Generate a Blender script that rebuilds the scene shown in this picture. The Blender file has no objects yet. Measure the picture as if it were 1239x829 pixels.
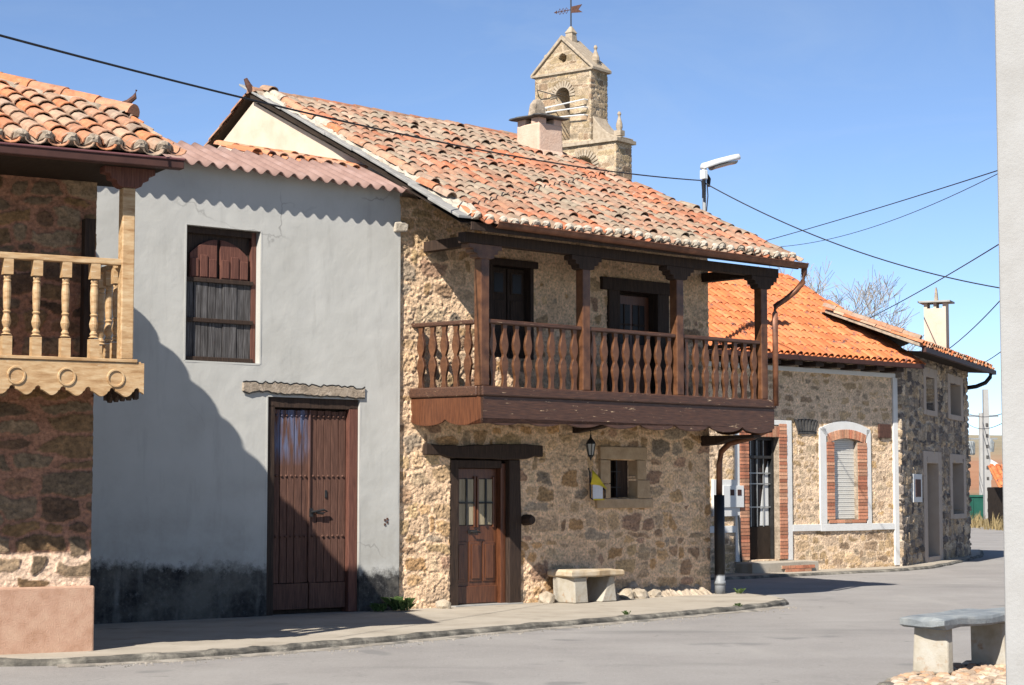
import bpy, bmesh, math, random
import numpy as np
from mathutils import Vector, Matrix, noise as mnoise
S = bpy.context.scene
C = S.collection
R = math.radians

# ------------------------------------------------------------------ camera, sky, sun, exposure
F = 2350.0
cam = bpy.data.cameras.new('camera'); camo = bpy.data.objects.new('camera', cam); C.objects.link(camo)
cam.sensor_width = 36; cam.lens = 36 * F / 1239; cam.clip_start = 0.1; cam.clip_end = 6000
camo.location = (0, 0, 1.6); camo.rotation_euler = (R(90) + math.atan(181.5 / F), 0, 0)
S.camera = camo
SUN_EL, SUN_AZ = 41.0, 24.0           # light travels towards azimuth 24 deg (from +Y to +X)
W = bpy.data.worlds.new('World'); S.world = W; W.use_nodes = True
nt = W.node_tree; bg = nt.nodes['Background']; sky = nt.nodes.new('ShaderNodeTexSky')
sky.sky_type = 'NISHITA'; sky.sun_disc = False; sky.sun_elevation = R(SUN_EL); sky.sun_rotation = R(180 + SUN_AZ)
sky.altitude = 2000; sky.air_density = 0.7; sky.dust_density = 0.05; sky.ozone_density = 2.4
tcw = nt.nodes.new('ShaderNodeTexCoord'); mpw = nt.nodes.new('ShaderNodeMapping'); mpw.inputs['Scale'].default_value = (5, 3, 16); mpw.inputs['Rotation'].default_value = (.12, .22, .3)
nzw = nt.nodes.new('ShaderNodeTexNoise'); nzw.inputs['Scale'].default_value = 1.1; nzw.inputs['Detail'].default_value = 8; nzw.inputs['Roughness'].default_value = .62; nzw.inputs['Distortion'].default_value = .8
mrw = nt.nodes.new('ShaderNodeMapRange'); mrw.inputs[1].default_value = .46; mrw.inputs[2].default_value = .80; mrw.inputs[4].default_value = .17; mxw = nt.nodes.new('ShaderNodeMix'); mxw.data_type = 'RGBA'
nt.links.new(tcw.outputs['Generated'], mpw.inputs[0]); nt.links.new(mpw.outputs[0], nzw.inputs['Vector']); nt.links.new(nzw.outputs[0], mrw.inputs[0]); nt.links.new(mrw.outputs[0], mxw.inputs[0])
nt.links.new(sky.outputs[0], mxw.inputs[6]); mxw.inputs[7].default_value = (3.9, 4.5, 5.1, 1); nt.links.new(mxw.outputs[2], bg.inputs[0])     # faint cirrus
bg.inputs[1].default_value = 0.085
sl = bpy.data.lights.new('sun', 'SUN'); sl.energy = 5.0; sl.angle = R(0.53); sl.color = (1, .95, .87)
so = bpy.data.objects.new('sun', sl); C.objects.link(so)
ld = Vector((math.sin(R(SUN_AZ)) * math.cos(R(SUN_EL)), math.cos(R(SUN_AZ)) * math.cos(R(SUN_EL)), -math.sin(R(SUN_EL))))
so.rotation_euler = ld.to_track_quat('-Z', 'Y').to_euler()
S.view_settings.view_transform = 'Standard'; S.view_settings.look = 'None'
S.view_settings.exposure = 1.0; S.view_settings.gamma = 1; S.view_settings.use_curve_mapping = False

# ------------------------------------------------------------------ materials
def ramp(n, cols, pos=None):
    r = n.nodes.new('ShaderNodeValToRGB'); e = r.color_ramp.elements
    while len(e) < len(cols): e.new(.5)
    for i, c in enumerate(cols):
        e[i].position = pos[i] if pos else i / (len(cols) - 1)
        e[i].color = (*c, 1)
    return r
def mix(n, a, b, f, mode='MIX'):
    m = n.nodes.new('ShaderNodeMix'); m.data_type = 'RGBA'; m.blend_type = mode
    for sock, v in ((m.inputs[0], f), (m.inputs[6], a), (m.inputs[7], b)):
        if hasattr(v, 'is_linked') or isinstance(v, bpy.types.NodeSocket): n.links.new(v, sock)
        elif isinstance(v, (int, float)): sock.default_value = v
        else: sock.default_value = (*v, 1)
    return m.outputs[2]
def coords(n, stretch=(1, 1, 1)):
    tc = n.nodes.new('ShaderNodeTexCoord'); mp = n.nodes.new('ShaderNodeMapping')
    mp.inputs['Scale'].default_value = stretch; n.links.new(tc.outputs['Object'], mp.inputs[0]); return mp.outputs[0]
def noise(n, co, scale, detail=6, rough=.6, dist=0):
    t = n.nodes.new('ShaderNodeTexNoise'); n.links.new(co, t.inputs['Vector'])
    t.inputs['Scale'].default_value = scale; t.inputs['Detail'].default_value = detail
    t.inputs['Roughness'].default_value = rough; t.inputs['Distortion'].default_value = dist; return t.outputs[0]
def mathn(n, op, a, b=0.0, clamp=False):
    m = n.nodes.new('ShaderNodeMath'); m.operation = op; m.use_clamp = clamp
    for i, v in enumerate((a, b)):
        if isinstance(v, bpy.types.NodeSocket): n.links.new(v, m.inputs[i])
        else: m.inputs[i].default_value = v
    return m.outputs[0]
def rng(n, v, a, b, lo=0.0, hi=1.0):
    m = n.nodes.new('ShaderNodeMapRange'); n.links.new(v, m.inputs[0])
    for i, k in enumerate((a, b, lo, hi)): m.inputs[i + 1].default_value = k
    return m.outputs[0]
def M(name, cols, scale=6, rough=.8, bump=.3, bscale=40, stretch=(1, 1, 1), attr=False, spec=.3, metal=0, pos=None,
      spots=None, bdist=.01, extra=None, k=.72):
    """noise-ramped colour; attr multiplies by the per-tile / per-stone colour; spots = (colour, scale, lo, hi, stretch)"""
    cols = [tuple(k * v for v in c) for c in cols]; spots = [(tuple(k * v for v in s[0]), *s[1:]) for s in (spots or ())]
    m = bpy.data.materials.new(name); m.use_nodes = True; n = m.node_tree; p = n.nodes['Principled BSDF']
    co = coords(n, stretch)
    f = noise(n, co, scale)
    c = ramp(n, cols, pos or [.3 + .4 * i / max(1, len(cols) - 1) for i in range(len(cols))]); n.links.new(f, c.inputs[0]); col = c.outputs[0]
    if attr:
        a = n.nodes.new('ShaderNodeAttribute'); a.attribute_name = 'Col'
        col = mix(n, col, a.outputs['Color'], 1.0, 'MULTIPLY')
    for s in (spots or ()):
        sc, sscale, lo, hi = s[:4]; c2 = coords(n, s[4]) if len(s) > 4 else coords(n)
        col = mix(n, col, sc, rng(n, noise(n, c2, sscale, 5, .65), lo, hi))
    if extra: col = extra(n, col)
    n.links.new(col, p.inputs['Base Color'])
    p.inputs['Roughness'].default_value = rough; p.inputs['Specular IOR Level'].default_value = spec; p.inputs['Metallic'].default_value = metal
    if bump:
        b = n.nodes.new('ShaderNodeBump'); b.inputs['Strength'].default_value = bump; b.inputs['Distance'].default_value = bdist
        n.links.new(noise(n, co, bscale, 8, .7), b.inputs['Height']); n.links.new(b.outputs[0], p.inputs['Normal'])
    return m
def sepz(n):
    tc = n.nodes.new('ShaderNodeTexCoord'); s = n.nodes.new('ShaderNodeSeparateXYZ'); n.links.new(tc.outputs['Object'], s.inputs[0]); return s.outputs
def damp_wall(n, col):                       # bare cement and mould at the foot of the plastered wall
    x, y, z = sepz(n)
    co = coords(n)
    edge = mathn(n, 'ADD', z, mathn(n, 'MULTIPLY', mathn(n, 'SUBTRACT', noise(n, co, 5, 8, .75), .5), .55))
    edge = mathn(n, 'SUBTRACT', edge, rng(n, x, 0, 4.6, .12, -.10))
    k = rng(n, edge, .68, .54)
    dirt = ramp(n, [(.008, .008, .009), (.026, .025, .025), (.22, .21, .20)], [.38, .56, .78]); n.links.new(noise(n, co, 16, 9, .8), dirt.inputs[0])
    col = mix(n, col, dirt.outputs[0], k)
    col = cracks(n, co, col, .55, .003, (.16, .155, .145), .63)
    st = coords(n, (3, 3, .5))               # run-off streaks and patched plaster
    col = mix(n, col, (.26, .25, .225), rng(n, noise(n, st, 1.6, 5, .6), .55, .80, 0, .55))
    col = mix(n, col, (.22, .20, .165), mathn(n, 'MULTIPLY', rng(n, z, 2.0, .6), rng(n, noise(n, co, 1.1, 6, .7), .42, .62, 0, .5)))
    return col
def blue_paint(n, col):                      # remains of blue paint on the upper left door leaf
    x, y, z = sepz(n)
    k = mathn(n, 'MULTIPLY', rng(n, z, 1.95, 2.2), rng(n, x, 3.22, 3.12))
    k = mathn(n, 'MULTIPLY', k, rng(n, noise(n, coords(n, (6, 6, .8)), 3, 5, .6), .38, .58))
    return mix(n, col, (.10, .13, .22), mathn(n, 'MULTIPLY', k, .8))
def cracks(n, co, col, scale, w_, dark, cover):
    v = n.nodes.new('ShaderNodeTexVoronoi'); v.feature = 'DISTANCE_TO_EDGE'; v.inputs['Scale'].default_value = scale
    w = n.nodes.new('ShaderNodeVectorMath'); w.operation = 'ADD'; nn = n.nodes.new('ShaderNodeTexNoise'); nn.inputs['Scale'].default_value = 1.3; nn.inputs['Detail'].default_value = 6
    n.links.new(co, nn.inputs['Vector']); sc = n.nodes.new('ShaderNodeVectorMath'); sc.operation = 'SCALE'; sc.inputs['Scale'].default_value = 1.1
    n.links.new(nn.outputs['Color'], sc.inputs[0]); n.links.new(co, w.inputs[0]); n.links.new(sc.outputs[0], w.inputs[1]); n.links.new(w.outputs[0], v.inputs['Vector'])
    k = mathn(n, 'MULTIPLY', rng(n, v.outputs['Distance'], w_ * 3, w_), rng(n, noise(n, co, .5, 3), cover - .07, cover + .07))
    return mix(n, col, dark, mathn(n, 'MULTIPLY', k, .75))
def road_wear(n, col):                       # hairline cracks, mended patches and tyre-dark stains
    co = coords(n); col = cracks(n, co, col, .42, .002, (.11, .105, .10), .60)
    col = mix(n, col, (.14, .135, .13), rng(n, noise(n, co, .9, 2, .4), .66, .70, 0, .6))
    return mix(n, col, (.115, .11, .10), rng(n, noise(n, co, 3.2, 3, .5), .70, .78, 0, .7))
WOODG = (9, 9, .7)
wood_main = M('stained_wood', [(.060, .024, .011), (.135, .055, .024), (.205, .09, .04)], 7, .42, .25, 16, (1, 1, 1), spec=.45)
wood_rail = M('stained_wood_long', [(.048, .023, .015), (.09, .042, .026), (.14, .064, .036)], 6, .45, .3, 14, (.8, 6, 9), spec=.4,
              spots=[((.62, .44, .27), 3.2, .645, .69, (1.5, 3, 11))])
wood_dark = M('old_dark_wood', [(.018, .011, .008), (.045, .026, .017), (.075, .045, .03)], 6, .75, .5, 18, WOODG)
wood_pine = M('varnished_pine', [(.36, .20, .085), (.54, .345, .175), (.66, .48, .28)], 4, .5, .35, 14, (1.2, 6, 6), spec=.35,
              spots=[((.40, .20, .07), 5, .58, .72, (1.2, 4, 4)), ((.72, .60, .42), 9, .64, .74, (1, 6, 6))])
wood_door = M('brown_painted_planks', [(.072, .034, .023), (.128, .060, .041), (.19, .095, .066)], 6, .8, .5, 20, (14, 9, .7),
              spots=[((.28, .18, .13), 9, .66, .80, (10, 10, 1))], extra=blue_paint)
wood_shutter = M('brown_shutter_wood', [(.085, .033, .023), (.15, .058, .04), (.21, .09, .06)], 6, .7, .4, 20, (14, 9, .7))
wood_grey = M('weathered_planks', [(.025, .022, .021), (.085, .078, .076), (.19, .18, .18)], 5, .85, .7, 22, (13, 9, .6),
              spots=[((.16, .075, .04), 4, .62, .72)])
wood_hall = M('glossy_door_wood', [(.065, .022, .010), (.125, .043, .018), (.175, .064, .026)], 5, .4, .2, 18, (9, 9, .8), spec=.5)
plaster_grey = M('grey_plaster', [(.60, .585, .535), (.67, .655, .605), (.71, .695, .645)], 1.3, .9, .25, 30, extra=damp_wall, bdist=.006, k=.60)
plaster_cream = M('cream_plaster', [(.56, .44, .33), (.66, .53, .41), (.70, .58, .46)], 2.2, .9, .4, 14)
plaster_pink = M('salmon_render', [(.56, .32, .205), (.68, .415, .285), (.75, .49, .34)], 7, .9, .8, 75, bdist=.012, k=.56)
white_band = M('white_paint_band', [(.76, .74, .70), (.84, .83, .80)], 5, .85, .3, 30)
stone_attr = M('rubble_stone', [(.58, .57, .55), (1, 1, 1), (1.40, 1.34, 1.26)], 26, .92, 1.0, 34, attr=True, bdist=.03)
tile_attr = M('clay_tile', [(.66, .64, .62), (.95, .95, .95), (1.18, 1.15, 1.1)], 9, .85, .5, 60, attr=True, k=.66,
              spots=[((.40, .345, .26), 14, .60, .68), ((.27, .25, .185), 19, .61, .68), ((.52, .45, .35), 25, .68, .74), ((.13, .11, .085), 12, .69, .76)])
tile_clean = M('new_clay_tile', [(.85, .85, .85), (1, 1, 1), (1.15, 1.1, 1.05)], 6, .8, .2, 60, attr=True,
               spots=[((.17, .085, .075), 4.2, .585, .66)])
slate = M('grey_slate', [(.24, .235, .22), (.34, .33, .31), (.43, .41, .38)], 5, .7, .5, 30)
slate_dark = M('dark_slate', [(.035, .033, .033), (.08, .075, .07), (.12, .11, .1)], 9, .7, .6, 30)
mortar = M('pale_mortar', [(.50, .42, .32), (.64, .56, .45), (.72, .64, .53)], 7, .95, .8, 30, bdist=.02, k=.62)
mortar_old = M('old_mortar', [(.24, .19, .14), (.40, .32, .24), (.56, .46, .36)], 8, .95, .9, 30, bdist=.02)
corr_pink = M('faded_corrugated_sheet', [(.32, .195, .16), (.40, .25, .205), (.48, .32, .275)], 3, .8, .3, 50, k=.6)
metal_brown = M('brown_painted_metal', [(.055, .026, .022), (.085, .038, .03)], 5, .6, .1, 30, spec=.2)
metal_maroon = M('maroon_gutter_lip', [(.14, .055, .06), (.19, .08, .08)], 5, .4, .1, 30, spec=.5)
copper = M('weathered_copper', [(.10, .038, .02), (.20, .08, .04), (.30, .13, .07)], 6, .45, .15, 30, metal=.35, spec=.5)
iron = M('black_iron', [(.012, .012, .013), (.03, .029, .028)], 9, .55, .2, 40, spec=.4)
rust = M('rusty_iron', [(.06, .028, .02), (.14, .065, .045)], 20, .8, .3, 60)
galv = M('galvanised_steel', [(.33, .34, .34), (.46, .47, .47)], 9, .45, .1, 40, metal=.5)
white_metal = M('white_enamel', [(.72, .72, .70), (.80, .80, .78)], 5, .45, .05, 40, spec=.5)
dull_lens = M('frosted_lens', [(.42, .41, .37), (.52, .51, .47)], 5, .3, 0)
black_pipe = M('black_pipe', [(.012, .013, .016), (.025, .026, .03)], 5, .5, .1, 30)
grey_pipe = M('grey_plastic_pipe', [(.22, .23, .24), (.30, .31, .32)], 5, .5, .1, 30)
glass = M('dark_window_glass', [(.012, .012, .013), (.03, .018, .016)], 3, .3, 0, spec=.18)  # red tint in the dark tone paints reddish reflections on the panes
curtain = M('pale_curtain', [(.30, .24, .15), (.45, .38, .26)], 3, .5, .1, 20, (14, 1, 1))
roller = M('roller_blind_slats', [(.70, .67, .60), (.77, .74, .67)], 5, .6, .05, 40)
brick_attr = M('red_brick', [(.75, .75, .75), (1, 1, 1), (1.2, 1.15, 1.1)], 20, .9, .4, 60, attr=True)
yellow = M('yellow_cloth', [(.62, .47, .02), (.75, .58, .04)], 8, .7, .2, 30)
paper = M('white_paper', [(.70, .71, .74), (.78, .78, .80)], 8, .6, 0, spots=[((.55, .30, .36), 30, .62, .68, (1, 1, 5))])
asphalt = M('old_asphalt', [(.205, .190, .178), (.245, .228, .212), (.275, .258, .24)], .55, .9, .8, 55, bdist=.012, k=.97,
            spots=[((.32, .30, .28), 24, .56, .72), ((.15, .14, .132), 30, .58, .74), ((.315, .295, .275), 90, .56, .70), ((.12, .112, .105), 70, .64, .74), ((.17, .16, .15), .33, .58, .72, (.35, 1, 1)),
                   ((.30, .28, .255), .5, .60, .75, (1, .3, 1))], extra=road_wear)
concrete_pave = M('worn_concrete_paving', [(.36, .31, .245), (.44, .385, .31), (.50, .44, .36)], 1.4, .9, .6, 30, bdist=.012,
                  spots=[((.24, .205, .16), 1.8, .60, .75), ((.20, .18, .15), 40, .66, .74)])
kerb_mat = M('dirty_kerb_stone', [(.05, .047, .042), (.16, .145, .12), (.42, .38, .31)], 3.5, .95, 1.0, 22, bdist=.03)
concrete_post = M('pale_concrete', [(.60, .58, .55), (.66, .645, .62), (.70, .69, .67)], 3, .9, .5, 40, k=.43,
                  spots=[((.42, .40, .37), 26, .70, .76)])
cobble = M('cobbled_island', [(.38, .27, .18), (.50, .38, .27), (.58, .50, .41)], 9, .9, 1.0, 14, bdist=.05)
earth = M('bare_earth', [(.16, .12, .07), (.24, .18, .11), (.28, .24, .14)], .35, .95, .5, 8)
slab_blue = M('blue_grey_slate_slab', [(.17, .19, .205), (.27, .29, .295), (.40, .41, .39)], 4, .6, .7, 18, bdist=.02)
bench_stone = M('pale_bench_stone', [(.46, .40, .30), (.58, .52, .42), (.64, .60, .52)], 5, .9, .7, 20, spots=[((.42, .22, .09), 4, .60, .72)], k=.58)
bench_top = M('ochre_bench_slab', [(.40, .27, .14), (.56, .45, .31), (.60, .54, .45)], 3, .85, .6, 20)
bark = M('bare_bark', [(.30, .26, .22), (.40, .355, .31)], 5, .95, .3, 20)
leaf = M('weed_leaf', [(.045, .085, .02), (.09, .14, .035)], 8, .7, 0)
drygrass = M('dry_grass', [(.22, .16, .07), (.34, .26, .13)], 8, .9, 0)
green_paint = M('green_container_paint', [(.012, .085, .06), (.02, .11, .08)], 3, .5, .1, 20)
cable_mat = M('cable_black', [(.012, .012, .014), (.02, .02, .022)], 3, .6, 0)
cement = M('grey_cement_strip', [(.34, .34, .31), (.44, .44, .41)], 5, .9, .4, 20)
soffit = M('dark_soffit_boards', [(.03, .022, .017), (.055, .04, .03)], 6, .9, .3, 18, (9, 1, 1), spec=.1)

# ------------------------------------------------------------------ mesh helpers
def link(o, parent=None):
    C.objects.link(o)
    if parent: o.parent = parent
    return o
class MB:
    def __init__(s): s.v = []; s.f = []; s.c = []
    def add(s, vs, fs, col=None, m=None):
        b = len(s.v)
        s.v += [tuple(m @ Vector(p)) if m else tuple(p) for p in vs]
        s.f += [tuple(b + i for i in f) for f in fs]; s.c += [col or (1, 1, 1)] * len(fs); return s
    def box(s, x0, x1, y0, y1, z0, z1, col=None, m=None):
        return s.add([(x, y, z) for z in (z0, z1) for x, y in ((x0, y0), (x1, y0), (x1, y1), (x0, y1))],
                     [(3, 2, 1, 0), (4, 5, 6, 7), (0, 1, 5, 4), (1, 2, 6, 5), (2, 3, 7, 6), (3, 0, 4, 7)], col, m)
    def prism(s, pts, a, b, axis='y', col=None, m=None):     # pts: outline, extruded from a to b along the axis
        n = len(pts)
        put = {'y': lambda p, t: (p[0], t, p[1]), 'x': lambda p, t: (t, p[0], p[1]), 'z': lambda p, t: (p[0], p[1], t)}[axis]
        vs = [put(p, a) for p in pts] + [put(p, b) for p in pts]
        return s.add(vs, [tuple(range(n)), tuple(range(2 * n - 1, n - 1, -1))] + [(i, (i + 1) % n + 0, (i + 1) % n + n, i + n) for i in range(n)], col, m)
    def tube(s, pts, r, n=8, col=None):
        pts = [Vector(p) for p in pts]; rs = r if hasattr(r, '__len__') else [r] * len(pts); b = []
        for i, p in enumerate(pts):
            d = (pts[min(i + 1, len(pts) - 1)] - pts[max(i - 1, 0)]).normalized()
            a = d.cross(Vector((0, 0, 1)) if abs(d.z) < .95 else Vector((1, 0, 0))).normalized(); c = d.cross(a)
            b += [p + (a * math.cos(2 * math.pi * k / n) + c * math.sin(2 * math.pi * k / n)) * rs[i] for k in range(n)]
        fs = [(i * n + k, i * n + (k + 1) % n, (i + 1) * n + (k + 1) % n, (i + 1) * n + k) for i in range(len(pts) - 1) for k in range(n)]
        fs += [tuple(range(n))[::-1], tuple((len(pts) - 1) * n + k for k in range(n))]
        return s.add(b, fs, col)
    def lathe(s, prof, c=(0, 0, 0), n=12, col=None, m=None):    # prof: (radius, z)
        vs = [(c[0] + r * math.cos(2 * math.pi * k / n), c[1] + r * math.sin(2 * math.pi * k / n), c[2] + z) for r, z in prof for k in range(n)]
        fs = [(i * n + k, i * n + (k + 1) % n, (i + 1) * n + (k + 1) % n, (i + 1) * n + k) for i in range(len(prof) - 1) for k in range(n)]
        fs += [tuple(range(n))[::-1], tuple((len(prof) - 1) * n + k for k in range(n))]
        return s.add(vs, fs, col, m)
    def build(s, name, mat, parent=None, bevel=0, smooth=False):
        me = bpy.data.meshes.new(name); me.from_pydata(s.v, [], s.f); me.materials.append(mat)
        a = me.attributes.new('Col', 'FLOAT_COLOR', 'CORNER')
        buf = np.ones((len(me.loops), 4), np.float32)
        ln = np.array([len(f) for f in s.f]); buf[:, :3] = np.repeat(np.array(s.c, np.float32), ln, axis=0)
        a.data.foreach_set('color', buf.ravel())
        if smooth: me.polygons.foreach_set('use_smooth', [True] * len(me.polygons))
        o = link(bpy.data.objects.new(name, me), parent)
        if bevel:
            bm = bmesh.new(); bm.from_mesh(me); bmesh.ops.recalc_face_normals(bm, faces=bm.faces); bm.to_mesh(me); bm.free()
            b = o.modifiers.new('edge', 'BEVEL'); b.width = bevel; b.segments = 2; b.limit_method = 'ANGLE'; b.angle_limit = R(40)
        return o
def BX(name, mat, parent, *a, bevel=.006): return MB().box(*a).build(name, mat, parent, bevel)
def thing(name, label, cat, loc=(0, 0), a=90.0, group=None, z=0):   # Empty; local x runs along azimuth a, local y into the building
    o = link(bpy.data.objects.new(name, None)); o.location = (*loc[:2], z); o.rotation_euler = (0, 0, R(90 - a)); return tag(o, label, cat, group)
def tag(o, label, cat, group=None):
    o['label'] = label; o['category'] = cat
    if group: o['group'] = group
    return o
def kind(o, k): o['kind'] = k; return o
def dup(src, parent, loc=(0, 0, 0), rz=0):                          # a copy of one part, mesh shared
    o = src.copy(); link(o, parent); o.location = loc; o.rotation_euler = (0, 0, rz); return o

def _h(i, j, s):
    v = np.sin(i * 127.1 + j * 311.7 + s * 74.7) * 43758.5453
    return v - np.floor(v)
def vn(x, y, s=0):
    i = np.floor(x); j = np.floor(y); u = x - i; v = y - j; u = u * u * (3 - 2 * u); v = v * v * (3 - 2 * v)
    return (_h(i, j, s) * (1 - u) + _h(i + 1, j, s) * u) * (1 - v) + (_h(i, j + 1, s) * (1 - u) + _h(i + 1, j + 1, s) * u) * v
def fbm(x, y, s=0, o=4):
    t = 0; a = .5
    for k in range(o): t = t + a * vn(x * 2 ** k, y * 2 ** k, s + k * 9); a *= .5
    return t
def sstep(a, b, x):
    t = np.clip((x - a) / (b - a), 0, 1); return t * t * (3 - 2 * t)

def rubble(name, parent, x0, x1, z0, z1, res, sw, sh, pal, mor, seed, amp=.03, depth=.3, hole=None, thr=(.04, .22), yoff=0, mat=None,
           zone=None, warp=.05, m=None, sharp=.10, p=3.0, morn=.25, rough_=.45, flush=1.0, mor2=None):
    """a rubble wall: every stone is modelled as relief on a fine grid, with its own colour; openings are left out and get reveals"""
    r = random.Random(seed)
    nx = int((x1 - x0) / res) + 1; nz = int((z1 - z0) / res) + 1
    xs = np.linspace(x0, x1, nx); zs = np.linspace(z0, z1, nz); X, Z = np.meshgrid(xs, zs)
    Xw = X + warp * (fbm(X * 5, Z * 5, seed) - .5) * 2 + warp * .5 * (fbm(X * 17, Z * 17, seed + 5) - .5)
    Zw = Z + warp * (fbm(X * 5, Z * 5, seed + 3) - .5) * 2 + warp * .5 * (fbm(X * 17, Z * 17, seed + 7) - .5)
    st = []; z = z0 - sh
    while z < z1 + sh:
        h = sh * r.uniform(.55, 1.5); x = x0 - sw * r.random()
        while x < x1 + sw:
            w = sw * r.choice((.4, .6, .8, 1, 1.2, 1.7)) * r.uniform(.8, 1.2)
            st.append((x + w / 2, z + h / 2 + r.uniform(-.35, .35) * h, w / 2, h / 2 * r.uniform(.7, 1.25), r.randrange(len(pal)), r.uniform(*thr), r.random(), r.uniform(.75, 1.25)))
            x += w
        z += h
    st = np.array(st); P = np.array(pal)
    col = np.zeros((nz, nx, 3)); H = np.zeros((nz, nx)); step = 12
    for a in range(0, nz, step):
        xx = Xw[a:a + step]; zz = Zw[a:a + step]
        k = st[np.abs(st[:, 1] - zs[min(a + step // 2, nz - 1)]) < sh * 2.2 + step * res]
        d = (np.abs((xx[..., None] - k[:, 0]) / k[:, 2]) ** p + np.abs((zz[..., None] - k[:, 1]) / k[:, 3]) ** p) ** (1 / p)
        ix = np.argmin(d, -1); f1 = np.take_along_axis(d, ix[..., None], -1)[..., 0]
        np.put_along_axis(d, ix[..., None], 9, -1); f2 = d.min(-1)
        t = k[ix, 5]
        if zone is not None: t = t + zone(X[a:a + step], Z[a:a + step])
        mk = sstep(t, t + sharp, f2 - f1) * sstep(1.25, 1.0, f1)
        if mor2 is not None: w2 = mor2[1](X[a:a + step], Z[a:a + step])[..., None]
        nz1 = fbm(xx * 9 + k[ix, 6] * 50, zz * 14, seed + 11); nz2 = fbm(X[a:a + step] * 6, Z[a:a + step] * 6, seed + 21)
        sc = P[k[ix, 4].astype(int)] * (k[ix, 7] * (.65 + .75 * nz1))[..., None]
        mc = (np.array(mor) if mor2 is None else np.array(mor) * (1 - w2) + np.array(mor2[0]) * w2) * (1 - morn + 2 * morn * nz2)[..., None]
        fine_ = fbm(X[a:a + step] * 23, Z[a:a + step] * 31, seed + 41, 3); sc = sc * (.72 + .6 * fine_)[..., None]; mc = mc * (.80 + .42 * fine_)[..., None]
        col[a:a + step] = mc * (1 - mk)[..., None] + sc * mk[..., None]
        H[a:a + step] = flush * mk * amp * (.35 + .65 * k[ix, 6]) * (.8 + .4 * nz1) + amp * .5 * (fbm(X[a:a + step] * 3, Z[a:a + step] * 3, seed + 31) - .3) + amp * .25 * nz2 + amp * rough_ * (fine_ - .45)
    xc = (xs[:-1] + xs[1:]) / 2; zc = (zs[:-1] + zs[1:]) / 2; XC, ZC = np.meshgrid(xc, zc)
    keep = np.ones((nz - 1, nx - 1), bool)
    if hole is not None: keep &= ~hole(XC + .02 * (fbm(XC * 6, ZC * 6, 3) - .5), ZC + .02 * (fbm(XC * 6, ZC * 6, 8) - .5))
    idx = np.arange(nz * nx).reshape(nz, nx)
    V = np.stack([X, yoff - H, Z], -1).reshape(-1, 3)
    A, B, D, E = idx[:-1, :-1], idx[:-1, 1:], idx[1:, 1:], idx[1:, :-1]
    faces = [np.stack([A[keep], B[keep], D[keep], E[keep]], -1)]
    pad = np.pad(keep, 1)
    back = V.copy(); back[:, 1] = yoff + depth; nV = len(V)
    for (dz, dx, p0, p1) in ((-1, 0, A, B), (1, 0, D, E), (0, -1, E, A), (0, 1, B, D)):
        nb = pad[1 + dz:nz + dz, 1 + dx:nx + dx] if True else None
        e = keep & ~nb
        a, b = p0[e], p1[e]; faces.append(np.stack([b, a, a + nV, b + nV], -1))
    Fc = np.concatenate(faces); VV = np.concatenate([V, back])
    used = np.unique(Fc); remap = np.zeros(len(VV), int); remap[used] = np.arange(len(used))
    VV = VV[used]; Fc = remap[Fc]
    cc = np.ones((len(VV), 4), np.float32); cc[:, :3] = np.concatenate([col.reshape(-1, 3)] * 2)[used]
    me = bpy.data.meshes.new(name); me.vertices.add(len(VV)); me.vertices.foreach_set('co', VV.astype(np.float32).ravel())
    me.loops.add(len(Fc) * 4); me.loops.foreach_set('vertex_index', Fc.astype(np.int32).ravel())
    me.polygons.add(len(Fc)); me.polygons.foreach_set('loop_start', np.arange(0, len(Fc) * 4, 4, dtype=np.int32))
    me.update(calc_edges=True); me.materials.append(mat or stone_attr)
    at = me.attributes.new('Col', 'FLOAT_COLOR', 'POINT'); at.data.foreach_set('color', cc.ravel())
    if m is not None: me.transform(m)
    return link(bpy.data.objects.new(name, me), parent)

def rects(*rs):
    def f(X, Z):
        k = np.zeros(X.shape, bool)
        for a, b, c, d in rs: k |= (X > a) & (X < b) & (Z > c) & (Z < d)
        return k
    return f

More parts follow.
